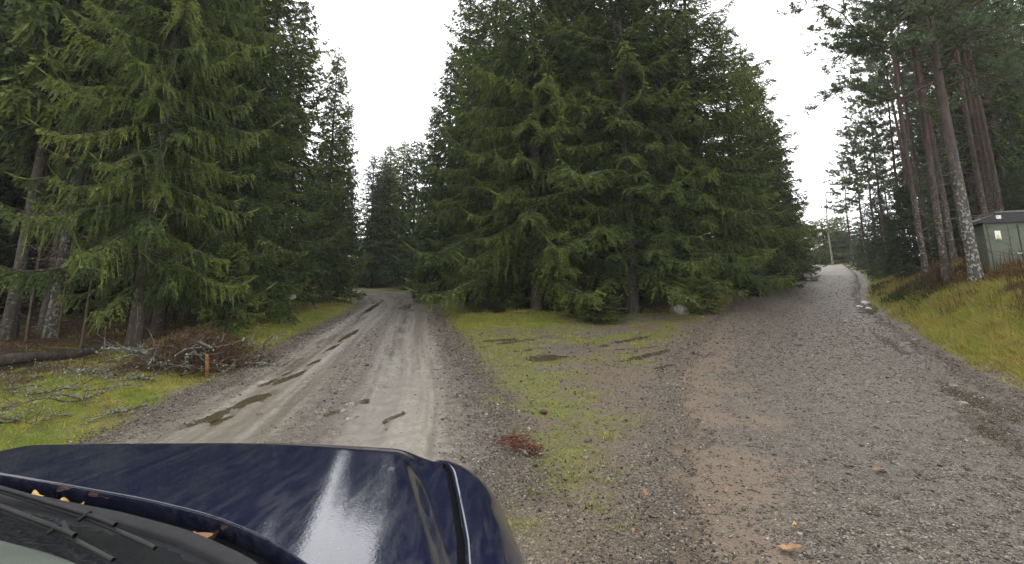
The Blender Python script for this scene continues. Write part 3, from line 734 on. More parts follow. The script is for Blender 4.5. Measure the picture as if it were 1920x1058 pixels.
T(MID[1], 14., SP, 1385, 33., 8., 1.9, 'low bushy spruce in the shade behind the right flank of the wedge', GC)
GCR = 'spruces lining the left edge of the right road'
for px, y, py, rs, pr, lb in ((1430, 31, 85, 1.15, 0, 'second spruce along the right flank of the wedge, counted from the sapling'), (1453, 35, 155, 1.15, 1, 'third spruce along the right flank of the wedge, halfway down its slope'),
                          (1474, 39.5, 225, 1.2, 2, 'fourth spruce along the right flank of the wedge, where its slope steepens'), (1484, 44, 290, 1.1, 0, 'dark spruce second to last on the right flank of the wedge'),
                          (1494, 50, 345, .9, 1, 'last spruce of the wedge, next to the right road crest')):
    x = xat(px, y); gz = float(base_h(np.array(x), np.array(float(y))))
    tree(MID[pr], SP, x, y, HM[pr], ht(py, y) - gz, rs, lb, GCR)
GCL = 'spruces lining the right edge of the left road'
for px, y, py, rs, pr, lb in ((872, 28.5, -20, .95, 2, 'first spruce behind the left front corner of the wedge along the left road'), (836, 33, 110, .95, 0, 'spruce with stepped branches against the sky at the left flank of the wedge'), (808, 38, 205, 1.0, 1, 'mid height spruce on the left flank of the wedge by the mossy hummocks'),
                          (772, 43, 268, 1.15, 2, 'spruce with narrow twin looking tip right of the sky gap'), (748, 49, 275, 1.25, 0, 'narrow spruce in the bottom of the sky gap beyond the left bend'), (722, 54, 325, 1.3, 1, 'lowest spruce at the very bottom of the sky gap')):
    x = xat(px, y); tree(MID[pr], SP, x, y, HM[pr], ht(py, y), rs, lb, GCL)
def okc(x, y):
    l, h = eL(x, y); r, hr = eR(x, y)
    return l - h > 3.6 and -r - hr > 4.6 and y - .3 * abs(x) > 23.5
def okc2(x, y): return okc(x, y) and -.10 < x / y < .36 and y < 42
fill(FOREST, HF, SP, scatter(26, (-8, 18), (25, 42), okc2, 1.9), (17, 20), (1.1, 1.4), 'one of the tall shaded spruces in the core of the wedge between the roads', 'tall spruces in the core of the wedge')
fill(MID, HM, SP, scatter(16, (-8, 22), (26, 48), okc, 2.6), (9, 12), (1.1, 1.4), 'one of the low branched spruces hidden behind the front trees of the wedge', 'low branched spruces inside the wedge')
fill(FOREST, HF, SP, scatter(30, (-8, 26), (23, 60), okc, 2.3), (11, 13), (1.0, 1.3), 'one of the shaded spruces deep inside the wedge between the roads', 'spruces inside the wedge')
# saplings at the front of the wedge
T(SMALL[0], 2.2, SP, 1125, 18.7, 1.2, 1.9, 'low spreading bright green spruce under the wedge, in front of its dark hollow', None, cat='young spruce')
T(SMALL[0], 2.2, SP, 1322, 19.4, 1.45, 1.35, 'young spruce sapling right behind the grey boulder', None, cat='young spruce')
T(SMALL[1], 4.2, SP, 1420, 25.5, 2.0, 1.2, 'young spruce at the gravel edge of the right road under the right flank', None, cat='young spruce')
T(SMALL[1], 4.2, SP, 950, 21.5, 2.2, 1.1, 'young spruce on the moss at the left front of the wedge', None, cat='young spruce')

# ---- right of the right road
PN = 'pine_tree'; GP = 'pines right of the right road'
for pr, H0, px, y, H, rs, lb, rx in (
        (PINEL, 17., 1826, 16.8, 17.5, 1.0, 'big pine by the green shed, its trunk scaled with pale lichen', 0),
        (PINES[0], 19., 1772, 19.5, 19, .95, 'slender pine left of the lichened pine with a reddish upper stem', 0),
        (PINES[1], 18., 1790, 23.5, 19, 1., 'red stemmed pine standing just behind the two pines nearest the road', 0),
        (PINES[2], 20., 1880, 24., 20, 1., 'pine rising behind the green shed, second stem from the picture edge', 0),
        (PINES[1], 18., 1908, 26., 20, 1.1, 'pine at the extreme right edge behind the shed', 0),
        (PINES[0], 19., 1745, 29., 19, 1., 'red pine behind the large juniper bush', 0),
        (PINES[2], 20., 1722, 34., 19, 1., 'thin red pine seen above the juniper bush', 0),
        (PINES[1], 18., 1735, 23., 19, 1., 'thin pine behind the leafless shrub left of the slender pine', 0),
        (PINES[0], 19., 1814, 24., 20, .9, 'thin pine showing between the slender pine and the lichened pine', 0),
        (PINES[2], 20., 1848, 27., 20, .9, 'thin pine rising behind the left corner of the shed', 0),
        (PINES[1], 18., 1866, 22.5, 19, .9, 'dark thin pine rising over the middle of the shed roof', 0),
        (PINES[0], 19., 1896, 23.5, 20, .9, 'reddish thin pine over the right part of the shed roof', 0),
        (PINEF[0], 17., 1706, 37., 17, 1., 'pine beside the narrow bright gap in the right forest', 0),
        (PINEF[1], 16., 1668, 40., 15.5, 1., 'dark stemmed pine left of the narrow bright gap', 0),
        (PINEF[0], 17., 1650, 46., 15.5, 1., 'pine in the middle of the small group by the right road crest', 0),
        (PINEF[1], 16., 1627, 47., 13.0, 1.1, 'tall crooked pine right of the bare birch', 0),
        (PINEF[0], 17., 1602, 56., 12.5, 1.15, 'loose crowned pale pine immediately right of the bare birch', 0)):
    tree(pr, PN, xat(px, y, 2), y, H0, H, rs, lb, GP)
def okr(x, y):
    r, hr = eR(x, y); return r - hr > 5.5 and x / y < 1.25 and x / y > .73
fill(SMALL[1:], [4.2, 6.5], SP, scatter(26, (16, 46), (23, 46), okr, 2.0), (3, 6.5), (1.0, 1.3), 'one of the small green spruces growing under the pines on the right', 'undergrowth spruces under the right pines', 'young spruce')
x = xat(1561, 58, 3); tree(BIRCH, 'birch_tree', x, 58., 13., 11.5, 1.0, 'bare pale stemmed birch beside the right road crest', None)
T(JUNI[0], 4.6, 'juniper_bush', 1722, 25.5, 4.6, .85, 'large dark upright juniper bush on the right bank below the pines', None, cat='bush', part='foliage')
T(JUNI[0], 4.6, 'juniper_bush', 1688, 33., 3.6, .9, 'smaller juniper bush behind the large one, beside the bright gap', None, cat='bush', part='foliage')
T(SMALL[2], 6.5, SP, 1640, 48., 5.5, 1.0, 'young spruce under the pines by the right road crest', None, cat='young spruce')
T(SMALL[2], 6.5, SP, 1668, 42., 6.0, 1.0, 'young spruce under the dark stemmed pine', None, cat='young spruce')
T(SMALL[2], 6.5, SP, 1797, 25., 5.0, 1.2, 'young spruce between the two reddish pine stems', None, cat='young spruce')
T(SMALL[2], 6.5, SP, 1850, 28., 7.0, 1.2, 'young spruce behind the left corner of the shed', None, cat='young spruce')
for k, (px, y, H, lb) in enumerate(((1750, 19.5, 4.5, 'thin leafless shrub left of the slender pine'), (1868, 16.5, 3.4, 'bare shrub rising in front of the green shed door'), (1905, 16., 3.2, 'bare shrub in front of the shed at the right picture edge'),
                      (1790, 18.5, 3.6, 'leafless shrub between the slender pine and the lichened pine'))):
    tree(BARE[k % 2], 'bare_shrub', xat(px, y, 1.5), y, (5., 7.)[k % 2], H, 1., lb, 'leafless shrubs on the right bank', 'shrub')
for k, (px, y, H, lb) in enumerate(((62, 12.3, 8.5, 'thin leafless young tree at the left edge beside the slash'), (165, 12.0, 9.0, 'thin leafless young tree left of the large ragged spruce'), (120, 13.0, 8.0, 'leafless young tree between two lichened stems on the left'))):
    tree(BARE[(k + 1) % 2], 'bare_sapling', xat(px, y, 1.), y, (5., 7.)[(k + 1) % 2], H, 1.0, lb, 'leafless young trees at the left forest edge', 'young tree')
fill(FOREST, HF, SP, scatter(26, (14, 70), (17, 60), okr, 2.6), (14, 19), (1.0, 1.25), 'one of the dark spruces filling the forest behind the shed on the right', 'spruces behind the right pines')
fill(PINES, [19., 18., 20.], PN, scatter(26, (17, 60), (22, 50), okr, 2.4), (18, 21), (.95, 1.15), 'one of the pines deep in the forest behind the shed on the right', 'pines deep in the right forest')
def okr2(x, y):
    r, hr = eR(x, y); return abs(r) - hr > 3.0 and .56 < x / y < .76
fill(SMALL, [2.2, 4.2, 6.5], SP, scatter(30, (34, 90), (56, 105), okr2, 2.4), (4, 8), (1.1, 1.4), 'one of the pale young spruces in the haze beyond the right road crest', 'young spruces beyond the crest', 'young spruce')

# ------------------------------------------------------------------ ground cover (countless: kind = stuff)
def H1(x, y): return ground_h(np.asarray(x, float), np.asarray(y, float))
def sample(n, xr, yr, dens, seed, near=1.0):
    """random ground points, thinned by a density function, denser near the camera"""
    g = np.random.default_rng(seed)
    x = g.uniform(*xr, n); t = g.uniform(0, 1, n); y = yr[0] * (yr[1] / yr[0]) ** t if near else g.uniform(*yr, n)
    k = g.random(n) < dens(x, y)
    return x[k], y[k], g
def fan(n, y0, y1, u0, u1, dens, seed):
    """points over a wedge of ground (x = u*y)"""
    g = np.random.default_rng(seed); y = np.sqrt(g.uniform(0, 1, n) ** 1.0 * 1.0) ; t = g.uniform(0, 1, n)
    y = y0 * (y1 / y0) ** (t ** .85); x = g.uniform(u0, u1, n) * y
    k = g.random(n) < dens(x, y)
    return x[k], y[k], g
def blades(name, x, y, g, hgt, wid, tone, lean=.6, mat=None, dz=-.01, label=None):
    n = len(x); h = hgt * g.uniform(.5, 1.25, n); a = g.uniform(0, 6.28, n); le = lean * g.uniform(.2, 1.3, n)
    D = np.stack([np.cos(a) * h * le, np.sin(a) * h * le, h / np.sqrt(1 + le * le * .6)], 1)
    a2 = g.uniform(0, 3.14, n); W = np.stack([np.cos(a2), np.sin(a2), np.zeros(n)], 1) * (wid * g.uniform(.6, 1.3, n))[:, None]
    P = np.stack([x, y, H1(x, y) + dz], 1)
    V, F = kites(P, D, W); tone = np.broadcast_to(tone, (n,)) + g.uniform(-.22, .22, n)
    me = mesh_np(name, V, F, mat or m_grass, {'tone': np.stack([tone - .1, tone, tone + .08, tone], 1).ravel()})
    return link(name, me, kind='stuff', label=label)
def lanes(x, y):
    ll, hl, _ = lateral(x, y, LEFTd); lr, hr, _ = lateral(x, y, RIGHTd); return ll, hl, lr, hr
def tone_field(x, y, lo, hi, s):
    return lo + (hi - lo) * np.clip((fbm(x * .9, y * .9, s, 3) * .6 + fbm(x * 3.2, y * 3.2, s + 3, 2) * .4 - .25) * 2, 0, 1)
# left verge
def d_lv(x, y):
    ll, hl, lr, hr = lanes(x, y); e = -ll - hl
    return sst(.1, .8, e + (fbm(x * 2.6, y * 2.6, 22, 4) - .5) * .9) * np.maximum(sst(4.2, 2.4, e + (fbm(x * .8, y * .8, 21, 4) - .5) * 2.5), .06)
x_, y_, g_ = fan(330000, 3.2, 34, -1.15, -.18, d_lv, 1)
gs = np.clip(y_ / 9, .7, 2.2)
blades('grass', x_, y_, g_, .052 * gs ** .5, .0042 * gs, tone_field(x_, y_, .12, .95, 71), .8)
# mossy grass of the fork and in front of the wedge
def d_fk(x, y):
    ll, hl, lr, hr = lanes(x, y)
    fork = sst(-.2, .5, ll - hl + (fbm(x * 2.6, y * 2.6, 22, 4) - .5) * .8) * sst(-.2, 1.2, -lr - hr)
    patch = sst(.38, .66, fbm(x * 2.6, y * 2.6, 22, 4) * .55 + fbm(x * .8, y * .8, 21, 4) * .45 + .13 * np.exp(-((ll - hl - .8) / .9) ** 2))
    far = sst(15.5, 17.2, y - .18 * x) * sst(1.6, .2, x - .9 + (fbm(x * 2.6, y * 2.6, 22, 4) - .5) * 1.5)
    return fork * np.maximum(patch * .40 * sst(2.0, 4.5, y), far) * sst(.95, 1.15, pud_field(x, y)) * sst(25, 22, y - .5 * np.maximum(-x - 1, 0))
x_, y_, g_ = fan(260000, 3.4, 40, -.36, .40, d_fk, 2)
gs = np.clip(y_ / 9, .7, 2.2)
blades('grass', x_, y_, g_, .034 * gs ** .8, .0042 * gs, tone_field(x_, y_, .25, .95, 72), 1.2)
def d_dr(x, y):
    ll, hl, lr, hr = lanes(x, y); e = lr - hr
    return sst(1.3, 3.0, e + (fbm(x * .7, y * .7, 31, 3) - .5) * 3) * sst(13, 8, e) * sst(.30, .5, fbm(x * 1.2, y * 1.2, 33, 3))
# right bank: long matted yellow and green grass
def d_rb(x, y):
    ll, hl, lr, hr = lanes(x, y); e = lr - hr
    return sst(.35, .9, e + (fbm(x * 2.6, y * 2.6, 22, 4) - .5) * .6) * sst(14, 7, e) * (1 - .75 * d_dr(x, y))
x_, y_, g_ = fan(330000, 4.0, 60, .55, 1.2, d_rb, 3)
tt = tone_field(x_, y_, .10, .80, 73); gs = np.clip(y_ / 9, .7, 3)
blades('grass', x_, y_, g_, (.12 + .06 * fbm(x_ * 2, y_ * 2, 9, 2)) * gs ** .3, .0048 * gs, tt, 1.5)
# tussocks on the right bank and verge
def tussocks(n, y0, y1, u0, u1, dens, seed, L, tlo, thi, per=26):
    cx, cy, g = fan(n, y0, y1, u0, u1, dens, seed); k = np.arange(len(cx)).repeat(per); s = np.clip(cy / 9, .8, 2.)[k]
    x = cx[k] + g.normal(0, .05, len(k)) * s; y = cy[k] + g.normal(0, .05, len(k)) * s
    sz = np.exp(g.normal(0, .35, len(cx)))[k]
    return blades('grass', x, y, g, L * sz * s ** .4, .0045 * s, g.uniform(tlo, thi, len(cx))[k], 1.1)
def d_rl(x, y):
    ll, hl, lr, hr = lanes(x, y); return d_rb(x, y) * (.25 + .75 * sst(3.5, 1.5, lr - hr))
tussocks(4200, 4.2, 40, .58, 1.2, d_rl, 41, .15, .28, .95)
tussocks(2600, 3.6, 30, -1.15, -.2, d_lv, 42, .075, .3, 1.)
tussocks(2200, 3.4, 28, -.36, .35, d_fk, 43, .05, .3, 1.)
# dry brown stalks and bracken at the top of the right bank
x_, y_, g_ = fan(90000, 6.0, 30, .62, 1.2, d_dr, 4)
low = np.where((x_ / y_ > .84) & (y_ > 12), .6, 1.)
blades('dry_grass', x_, y_, g_, .36 * low, .0055 * np.clip(y_ / 10, .8, 2), tone_field(x_, y_, .1, .75, 74), .45, m_straw)
x_, y_, g_ = fan(40000, 7.0, 30, .60, 1.15, d_dr, 14)
low = np.where((x_ / y_ > .84) & (y_ > 12), .6, 1.)
blades('bracken', x_, y_, g_, .20 * low, .016 * np.clip(y_ / 10, .8, 2), tone_field(x_, y_, .3, .7, 75), 1.4, m_deadfol)
x_, y_, g_ = fan(4200, 6.0, 26, .62, 1.15, d_dr, 17)
blades('dry_stems', x_, y_, g_, .75, .006 * np.clip(y_ / 10, .8, 2), tone_field(x_, y_, -.2, .2, 79), .15, m_straw)
def d_hth(x, y):
    ll, hl, lr, hr = lanes(x, y); e = lr - hr
    return sst(.5, 1.0, e) * sst(4.5, 2.5, e) * sst(15, 18, y) * sst(.42, .55, fbm(x * .6, y * .6, 35, 3))
x_, y_, g_ = fan(60000, 15, 60, .55, .85, d_hth, 6)
blades('heather', x_, y_, g_, .32, .016 * np.clip(y_ / 20, .8, 2), tone_field(x_, y_, .05, .45, 76), .7, m_juniper)
# grass tufts along the left edge of the right road and under the wedge
def d_we(x, y):
    ll, hl, lr, hr = lanes(x, y); e = -lr - hr
    return sst(.1, .6, e) * sst(2.6, 1.2, e) * sst(20.5, 22.5, y)
x_, y_, g_ = fan(60000, 18, 58, .22, .66, d_we, 7)
blades('grass', x_, y_, g_, .26, .010 * np.clip(y_ / 20, .8, 2), tone_field(x_, y_, .2, .6, 77), .9)
# forest litter: twigs and dead stalks on the shaded floor
def d_li(x, y):
    ll, hl, lr, hr = lanes(x, y); e = -ll - hl; mid_ = np.minimum(ll - hl, -lr - hr)
    return np.maximum(sst(2.2, 3.4, e + (fbm(x, y, 37, 2) - .5) * 2) * (x < 0), sst(18.6, 20, y - .25 * np.abs(x)) * sst(.6, 1.5, mid_)) * .8
x_, y_, g_ = fan(70000, 4.5, 30, -1.2, .5, d_li, 8)
blades('twig_litter', x_, y_, g_, .16, .0045 * np.clip(y_ / 9, .8, 2), tone_field(x_, y_, -.2, .5, 78), 3.5, m_straw, .01)

# loose stones
def stones(name, x, y, g, size, zoff, mat, flat=.6):
    n = len(x)
    base = np.array([[i, j, k] for k in (-1, 1) for j in (-1, 1) for i in (-1, 1)], float) * .5
    V = base[None] * (1 + g.uniform(-.45, .25, (n, 8, 3)))
    sc_ = size[:, None] * np.stack([g.uniform(.7, 1.4, n), g.uniform(.6, 1.1, n), g.uniform(.4, .8, n) * flat / .6], 1)
    V = V * sc_[:, None]
    a = g.uniform(0, 6.28, n); c, s = np.cos(a), np.sin(a); tl = g.uniform(-.5, .5, n)
    X = V[..., 0] * c[:, None] - V[..., 1] * s[:, None]; Y = V[..., 0] * s[:, None] + V[..., 1] * c[:, None]; Z = V[..., 2] + tl[:, None] * V[..., 0] * .6
    W = np.stack([X + x[:, None], Y + y[:, None], Z + zoff[:, None] + size[:, None] * .12], -1).reshape(-1, 3)
    F0 = np.array([[0, 2, 3, 1], [4, 5, 7, 6], [0, 1, 5, 4], [2, 6, 7, 3], [0, 4, 6, 2], [1, 3, 7, 5]])
    F = (F0[None] + (np.arange(n) * 8)[:, None, None]).reshape(-1, 4)
    return link(name, mesh_np(name, W, F, mat, {'tone': np.repeat(g.random(n), 8)}), kind='stuff')
def sheet_r(x, y):
    l, h, s = lateral(x, y, RIGHTd); return base_h(x, y) + .035 + (fbm(l * 2.5, s * .4, 68, 3) - .5) * .03
def sheet_l(x, y):
    l, h, s = lateral(x, y, LEFTd); return base_h(x, y) + .035 + surf_left(l, s, x, y)
m = M_('loose_stones')
m_stone = m.set(m.ramp(m.attr('tone'), [(0, (.022, .019, .017)), (.25, (.048, .041, .036)), (.55, (.095, .079, .064)), (.85, (.148, .124, .099)), (.994, (.20, .18, .155)), (1, (.5, .48, .45))]), .55, .2, m.bump(m.noise(70, 3), .3, .006))
def d_rs(x, y):
    ll, hl, lr, hr = lanes(x, y)
    return np.clip(sst(.3, -.2, np.abs(lr) - hr) * (.35 + .65 * sst(-.9, -.3, lr / hr)) + .25 * sst(.6, .2, np.abs(lr) - hr), 0, 1)
x_, y_, g_ = fan(330000, 2.6, 40, -.3, 1.1, d_rs, 10)
stones('gravel', x_, y_, g_, .0082 * np.exp(g_.normal(0, .42, len(x_))) * np.clip(y_ / 6.5, .9, 2), sheet_r(x_, y_) - .002, m_stone)
def d_ls(x, y):
    ll, hl, lr, hr = lanes(x, y); a = np.abs(ll)
    return np.clip(sst(1.25, 1.6, a) * sst(.55, .1, a - hl) + .8 * np.exp(-((ll + .05) / .22) ** 2) + .03 * sst(2.2, 1.8, a), 0, 1) * (1 - .8 * sst(-.4, .4, -(np.abs(lr) - hr)))
x_, y_, g_ = fan(150000, 4.0, 40, -.95, .1, d_ls, 11)
stones('gravel', x_, y_, g_, .009 * np.exp(g_.normal(0, .42, len(x_))) * np.clip(y_ / 6.5, .9, 2), sheet_l(x_, y_) - .002, m_stone)
def d_fs(x, y):
    ll, hl, lr, hr = lanes(x, y)
    return sst(-.1, .3, ll - hl) * sst(-.2, .4, -lr - hr) * .6 * sst(18, 14, y)
x_, y_, g_ = fan(40000, 2.6, 18, -.35, .4, d_fs, 12)
stones('gravel', x_, y_, g_, .008 * np.exp(g_.normal(0, .45, len(x_))) * np.clip(y_ / 6.5, .9, 2), base_h(x_, y_) + .004, m_stone)

# ------------------------------------------------------------------ single things lying on the ground
def rock_mesh(name, seed, mat, sx, sy, sz):
    me = bpy.data.meshes.new(name); import bmesh
    bm = bmesh.new(); bmesh.ops.create_icosphere(bm, subdivisions=3, radius=1)
    P = np.array([v.co[:] for v in bm.verts])
    k = 1 + (fbm(P[:, 0] * 1.4 + 7 + P[:, 2], P[:, 1] * 1.4 + seed, seed, 3) - .5) * .7
    for v, q in zip(bm.verts, k): v.co = (v.co.x * q * sx, v.co.y * q * sy, v.co.z * q * sz)
    bm.to_mesh(me); bm.free(); me.materials.append(mat)
    for p in me.polygons: p.use_smooth = True
    return me
m = M_('boulder_granite'); n1 = m.noise(14, 5, .65)
m_rock = m.set(m.mix(m.rng(m.noise(4, 3), .5, .65), m.ramp(n1, [(.3, (.09, .088, .08)), (.55, (.19, .185, .17)), (.75, (.30, .30, .28))]), (.09, .10, .045)), .75, .3, m.bump(n1, .6, .02))
p = gnd(1275, 588)
link('boulder', rock_mesh('boulder', 4, m_rock, .36, .28, .25), None, (p[0], p[1], p[2] + .08), label='grey rounded boulder at the gravel edge below the wedge spruces', category='boulder')
m = M_('pale_lump'); m_pale = m.set(m.ramp(m.noise(30, 4), [(.3, (.16, .15, .15)), (.6, (.45, .45, .46)), (.8, (.75, .75, .77))]), .25, .5)  # whitish lumps for a bright white patch of unknown make
for k, (px, py, s, lb) in enumerate(((1622, 571, .17, 'largest of the pale lumps by the ditch of the right road'), (1611, 577, .10, 'pale lump at the road side of the bright heap'), (1628, 580, .10, 'pale lump nearest the camera in the bright heap'),
        (1630, 566, .11, 'darker lump at the grassy end of the bright heap'))):
    p = gnd(px, py); link('stone', rock_mesh('stone', 10 + k, m_pale if k < 3 else m_rock, s * 1.3, s, s * .6), None, (p[0], p[1], p[2] + s * .25), label=lb, category='stone', group='pale lumps by the ditch')
for k, (px, py, s, lb) in enumerate(((1662, 606, .08, 'grey stone on the ditch edge just past the bright heap'), (1700, 647, .075, 'flat grey stone at the foot of the grassy bank'), (1726, 673, .06, 'small brownish stone in the ditch at the foot of the bank'),
        (1740, 664, .05, 'small pale stone against the bank grass'), (1790, 727, .055, 'small stone at the upper end of the ditch puddle'), (1811, 695, .04, 'little white stone below the bank grass'), (1804, 760, .06, 'dark flat stone at the edge of the ditch puddle'),
        (1712, 640, .07, 'grey stone half buried in the bank grass'))):
    p = gnd(px, py); link('stone', rock_mesh('stone', 30 + k, m_rock, s * 1.3, s, s * .6), None, (p[0], p[1], p[2] + s * .2), label=lb, category='stone', group='single stones along the ditch of the right road')

def leaf_mesh(name, mat, L, Wd, seed, lobes=0):
    g = np.random.default_rng(seed); n = 13; t = np.linspace(0, 1, n)
    w = np.sin(t * math.pi) ** .8 * Wd * (1 + (.35 * np.sin(t * lobes * 6.28) if lobes else 0)); w[0] = w[-1] = .001
    zc = .25 * L * (t - .5) ** 2 + .012 * np.sin(t * 5 + seed)
    V = np.concatenate([np.stack([t * L - L / 2, -w, zc + .25 * w], 1), np.stack([t * L - L / 2, 0 * t, zc], 1), np.stack([t * L - L / 2, w, zc + .35 * w], 1)])
    i = np.arange(n - 1); F = np.concatenate([np.stack([i, i + 1, i + n + 1, i + n], 1), np.stack([i + n, i + n + 1, i + 2 * n + 1, i + 2 * n], 1)])
    G = Geo(); G.add(V, F); G.add(*tubes(np.array([[[-L / 2 - L * .25, 0, zc[0]], [-L / 2, 0, zc[0]]]]), np.full((1, 2), .0012), 3))
    return G.mesh(name, mat)
def plain(name, col, rough=.5, spec=.4, var=.25, sc_=25):
    m = M_(name); n = m.noise(sc_, 4, .6)
    return m.set(m.ramp(n, [(.3, tuple(c * (1 - var) for c in col)), (.7, tuple(min(1, c * (1 + var)) for c in col))]), rough, spec, m.bump(n, .15, .005))
m_leafbr = plain('brown_leaf', (.17, .075, .04)); m_leafor = plain('orange_leaf', (.25, .125, .05)); m_leafye = plain('yellow_leaf', (.42, .27, .07))
for k, (px, py, L, mt, rz, lb) in enumerate(((1652, 895, .13, m_leafbr, .3, 'curled brown oak leaf lying in the middle of the right road'), (1482, 1046, .13, m_leafor, 2.7, 'orange brown leaf lying on gravel at the bottom picture edge'), (1492, 1001, .055, m_leafye, 1.2, 'tiny yellow leaf on gravel just above the orange brown leaf'),
        (1362, 933, .05, m_leafor, .5, 'small orange leaf on the dark gravel left of the oak leaf'), (1210, 938, .06, m_leafbr, 2., 'small brown leaf on the dirt strip right of the car'), (486, 782, .09, m_leafbr, .2, 'red brown leaf on the left road just beyond the bonnet'), (1190, 1012, .05, m_leafor, 1., 'small leaf on the dirt at the bottom, nearest the fender'))):
    p = gnd(px, py); link('fallen_leaf', leaf_mesh('fallen_leaf', mt, L, L * .28, k, 3 if L > .08 else 0), None, (p[0], p[1], p[2] + .052), label=lb, category='leaf', group='fallen leaves').rotation_euler = (0, 0, rz)
p = gnd(1020, 777); link('pine_cone', rock_mesh('pine_cone', 77, plain('cone_scales', (.06, .03, .02), .7, .3, .5, 60), .045, .03, .028), None, (p[0], p[1], p[2] + .03), label='dark cone lying alone on the mossy gravel of the fork', category='cone')
m_red = foliage('rust_needles', [(0., (.05, .018, .012)), (.5, (.14, .048, .03)), (1., (.25, .11, .06))])
def frond(name, seed, L, wood, fol, n1=16, tw=.008, flat=.25):
    g = np.random.default_rng(seed); G = Geo(); s = np.linspace(0, 1, 7); ax = np.stack([(s - .5) * L, .06 * L * np.sin(s * 3), .03 + .02 * np.sin(s * 6)], 1)
    G.add(*tubes(ax[None], (.007 * (1 - .8 * s))[None], 5))
    tm = G.mesh(name + '_wood', wood)
    t = g.uniform(.05, 1, n1 * 3); b = np.stack([np.interp(t, s, ax[:, i]) for i in range(3)], 1); sd = np.where(g.random(len(t)) < .5, -1, 1)
    a = sd * g.uniform(.5, 1.2, len(t)); ln = L * .38 * (1.1 - t) * g.uniform(.5, 1.2, len(t)) + .04
    D = np.stack([np.cos(a) * ln, np.sin(a) * ln, g.uniform(-.02, .06, len(t))], 1)
    ti = np.arange(len(t)).repeat(22); u = g.uniform(.05, 1, len(ti)); q = b[ti] + D[ti] * u[:, None]; q[:, 2] += .02 - .04 * u ** 2
    d2 = nrm(nrm(D[ti]) * .7 + g.normal(size=(len(ti), 3)) * np.array([.8, .8, flat])) * (.05 * g.uniform(.5, 1.2, len(ti)))[:, None]
    V, F = kites(q, d2, nrm(np.cross(d2, g.normal(size=d2.shape))) * tw * .5)
    tn = g.uniform(.1, .8, len(ti)); return tm, mesh_np(name + '_needles', V, F, fol, {'tone': np.repeat(tn, 4)})
fm = frond('rust_branch', 3, .55, m_twig, m_red)
p = gnd(965, 846); e = empty('dead_branch', (p[0], p[1], p[2] + .01), -.75, None, 'rust red dead spruce sprig lying on the mossy gravel beside the car', 'branch')
link('stem', fm[0], e); link('needles', fm[1], e)

# wooden marker stake
m_stake = plain('weathered_stake', (.17, .09, .038), .85, .15, .35, 14)
p = gnd(388, 708); G = Geo(); G.box((0, 0, .16), (.05, .035, .40)); G.add([[-.025, -.0175, .36], [.025, -.0175, .36], [.025, .0175, .36], [-.025, .0175, .36], [-.01, 0, .39], [.015, 0, .385]], [[0, 1, 5, 4], [2, 3, 4, 5]])
o = link('marker_stake', G.mesh('marker_stake', m_stake), None, tuple(p), label='short orange brown wooden stake standing at the right end of the brush pile', category='stake'); o.rotation_euler = (.06, -.08, .3)

# brush pile and slash
def branchy(seed, n, L, r, spread, nsub=7, curve=.35):
    """n crooked forked branches in a heap: returns tubes lists"""
    g = np.random.default_rng(seed); s = np.linspace(0, 1, 9)
    a = g.uniform(0, 6.28, n); el = g.uniform(-.1, .6, n); LL = L * g.uniform(.5, 1.2, n)
    c = np.stack([g.uniform(-1, 1, n) * spread[0], g.uniform(-1, 1, n) * spread[1], g.uniform(0, 1, n) ** 1.5 * spread[2]], 1)
    d = np.stack([np.cos(a) * np.cos(el), np.sin(a) * np.cos(el), np.sin(el)], 1)
    P = c[:, None] + d[:, None] * (LL[:, None] * (s - .4))[..., None]
    P[..., 2] -= curve * LL[:, None] * (s ** 2) * g.uniform(.2, 1.2, n)[:, None]
    P += (np.sin(s[None, :, None] * g.uniform(3, 9, (n, 1, 3)) + g.uniform(0, 6, (n, 1, 3))) * .05 * LL[:, None, None])
    P[..., 2] = np.maximum(P[..., 2], .01 + .03 * g.random((n, 1)))
    Rr = (r * g.uniform(.5, 1.3, n))[:, None] * (1 - .75 * s)
    m = n * nsub; j = g.integers(0, n, m); k = g.integers(1, 8, m); st = P[j, k]
    dd = nrm(d[j] * .8 + g.normal(size=(m, 3)) * .7) * (L * .28 * g.uniform(.3, 1.2, m))[:, None]
    s4 = np.linspace(0, 1, 5); Q = st[:, None] + dd[:, None] * s4[None, :, None]; Q += np.sin(s4[None, :, None] * 6 + g.uniform(0, 6, (m, 1, 3))) * .02 * s4[None, :, None]; Q[..., 2] = np.maximum(Q[..., 2], .008)
    return P, Rr, Q, (r * .3 * (1 - .6 * s4))[None].repeat(m, 0), g
m_lichb = bark('lichen_branches', ((.035, .03, .025), (.075, .065, .055), (.12, .105, .09)), .6, (.16, .175, .14))
p = gnd(335, 700); pc = np.array([p[0], p[1] + .45, p[2]])
e = empty('brush_pile', tuple(pc), .55, None, 'heap of cut lichened branches and brown twigs under the left spruces', 'brush pile')
P, Rr, Q, Qr, g_ = branchy(5, 44, 1.5, .022, (1.15, .45, .50), 10)
G = Geo(); G.add(*tubes(P, Rr, 6)); G.add(*tubes(Q, Qr, 4)); link('branches', G.mesh('brush_branches', m_lichb, True), e)
n = 9000; hx = g_.choice([-.45, .5, .1], n) + g_.normal(0, .33, n); hy = g_.normal(0, .3, n); top = .66 * np.exp(-((hx) / 1.0) ** 2) * np.exp(-(hy / .5) ** 2) + .05
q = np.stack([hx, hy, top * g_.uniform(.15, 1.05, n)], 1); a = g_.uniform(0, 6.28, n)
D = np.stack([np.cos(a) * .12, np.sin(a) * .12, g_.uniform(-.20, .10, n)], 1) * g_.uniform(.5, 1.3, n)[:, None]
V, F = kites(q, D, nrm(np.cross(D, g_.normal(size=D.shape))) * .0045); V[:, 2] = np.maximum(V[:, 2], .005)
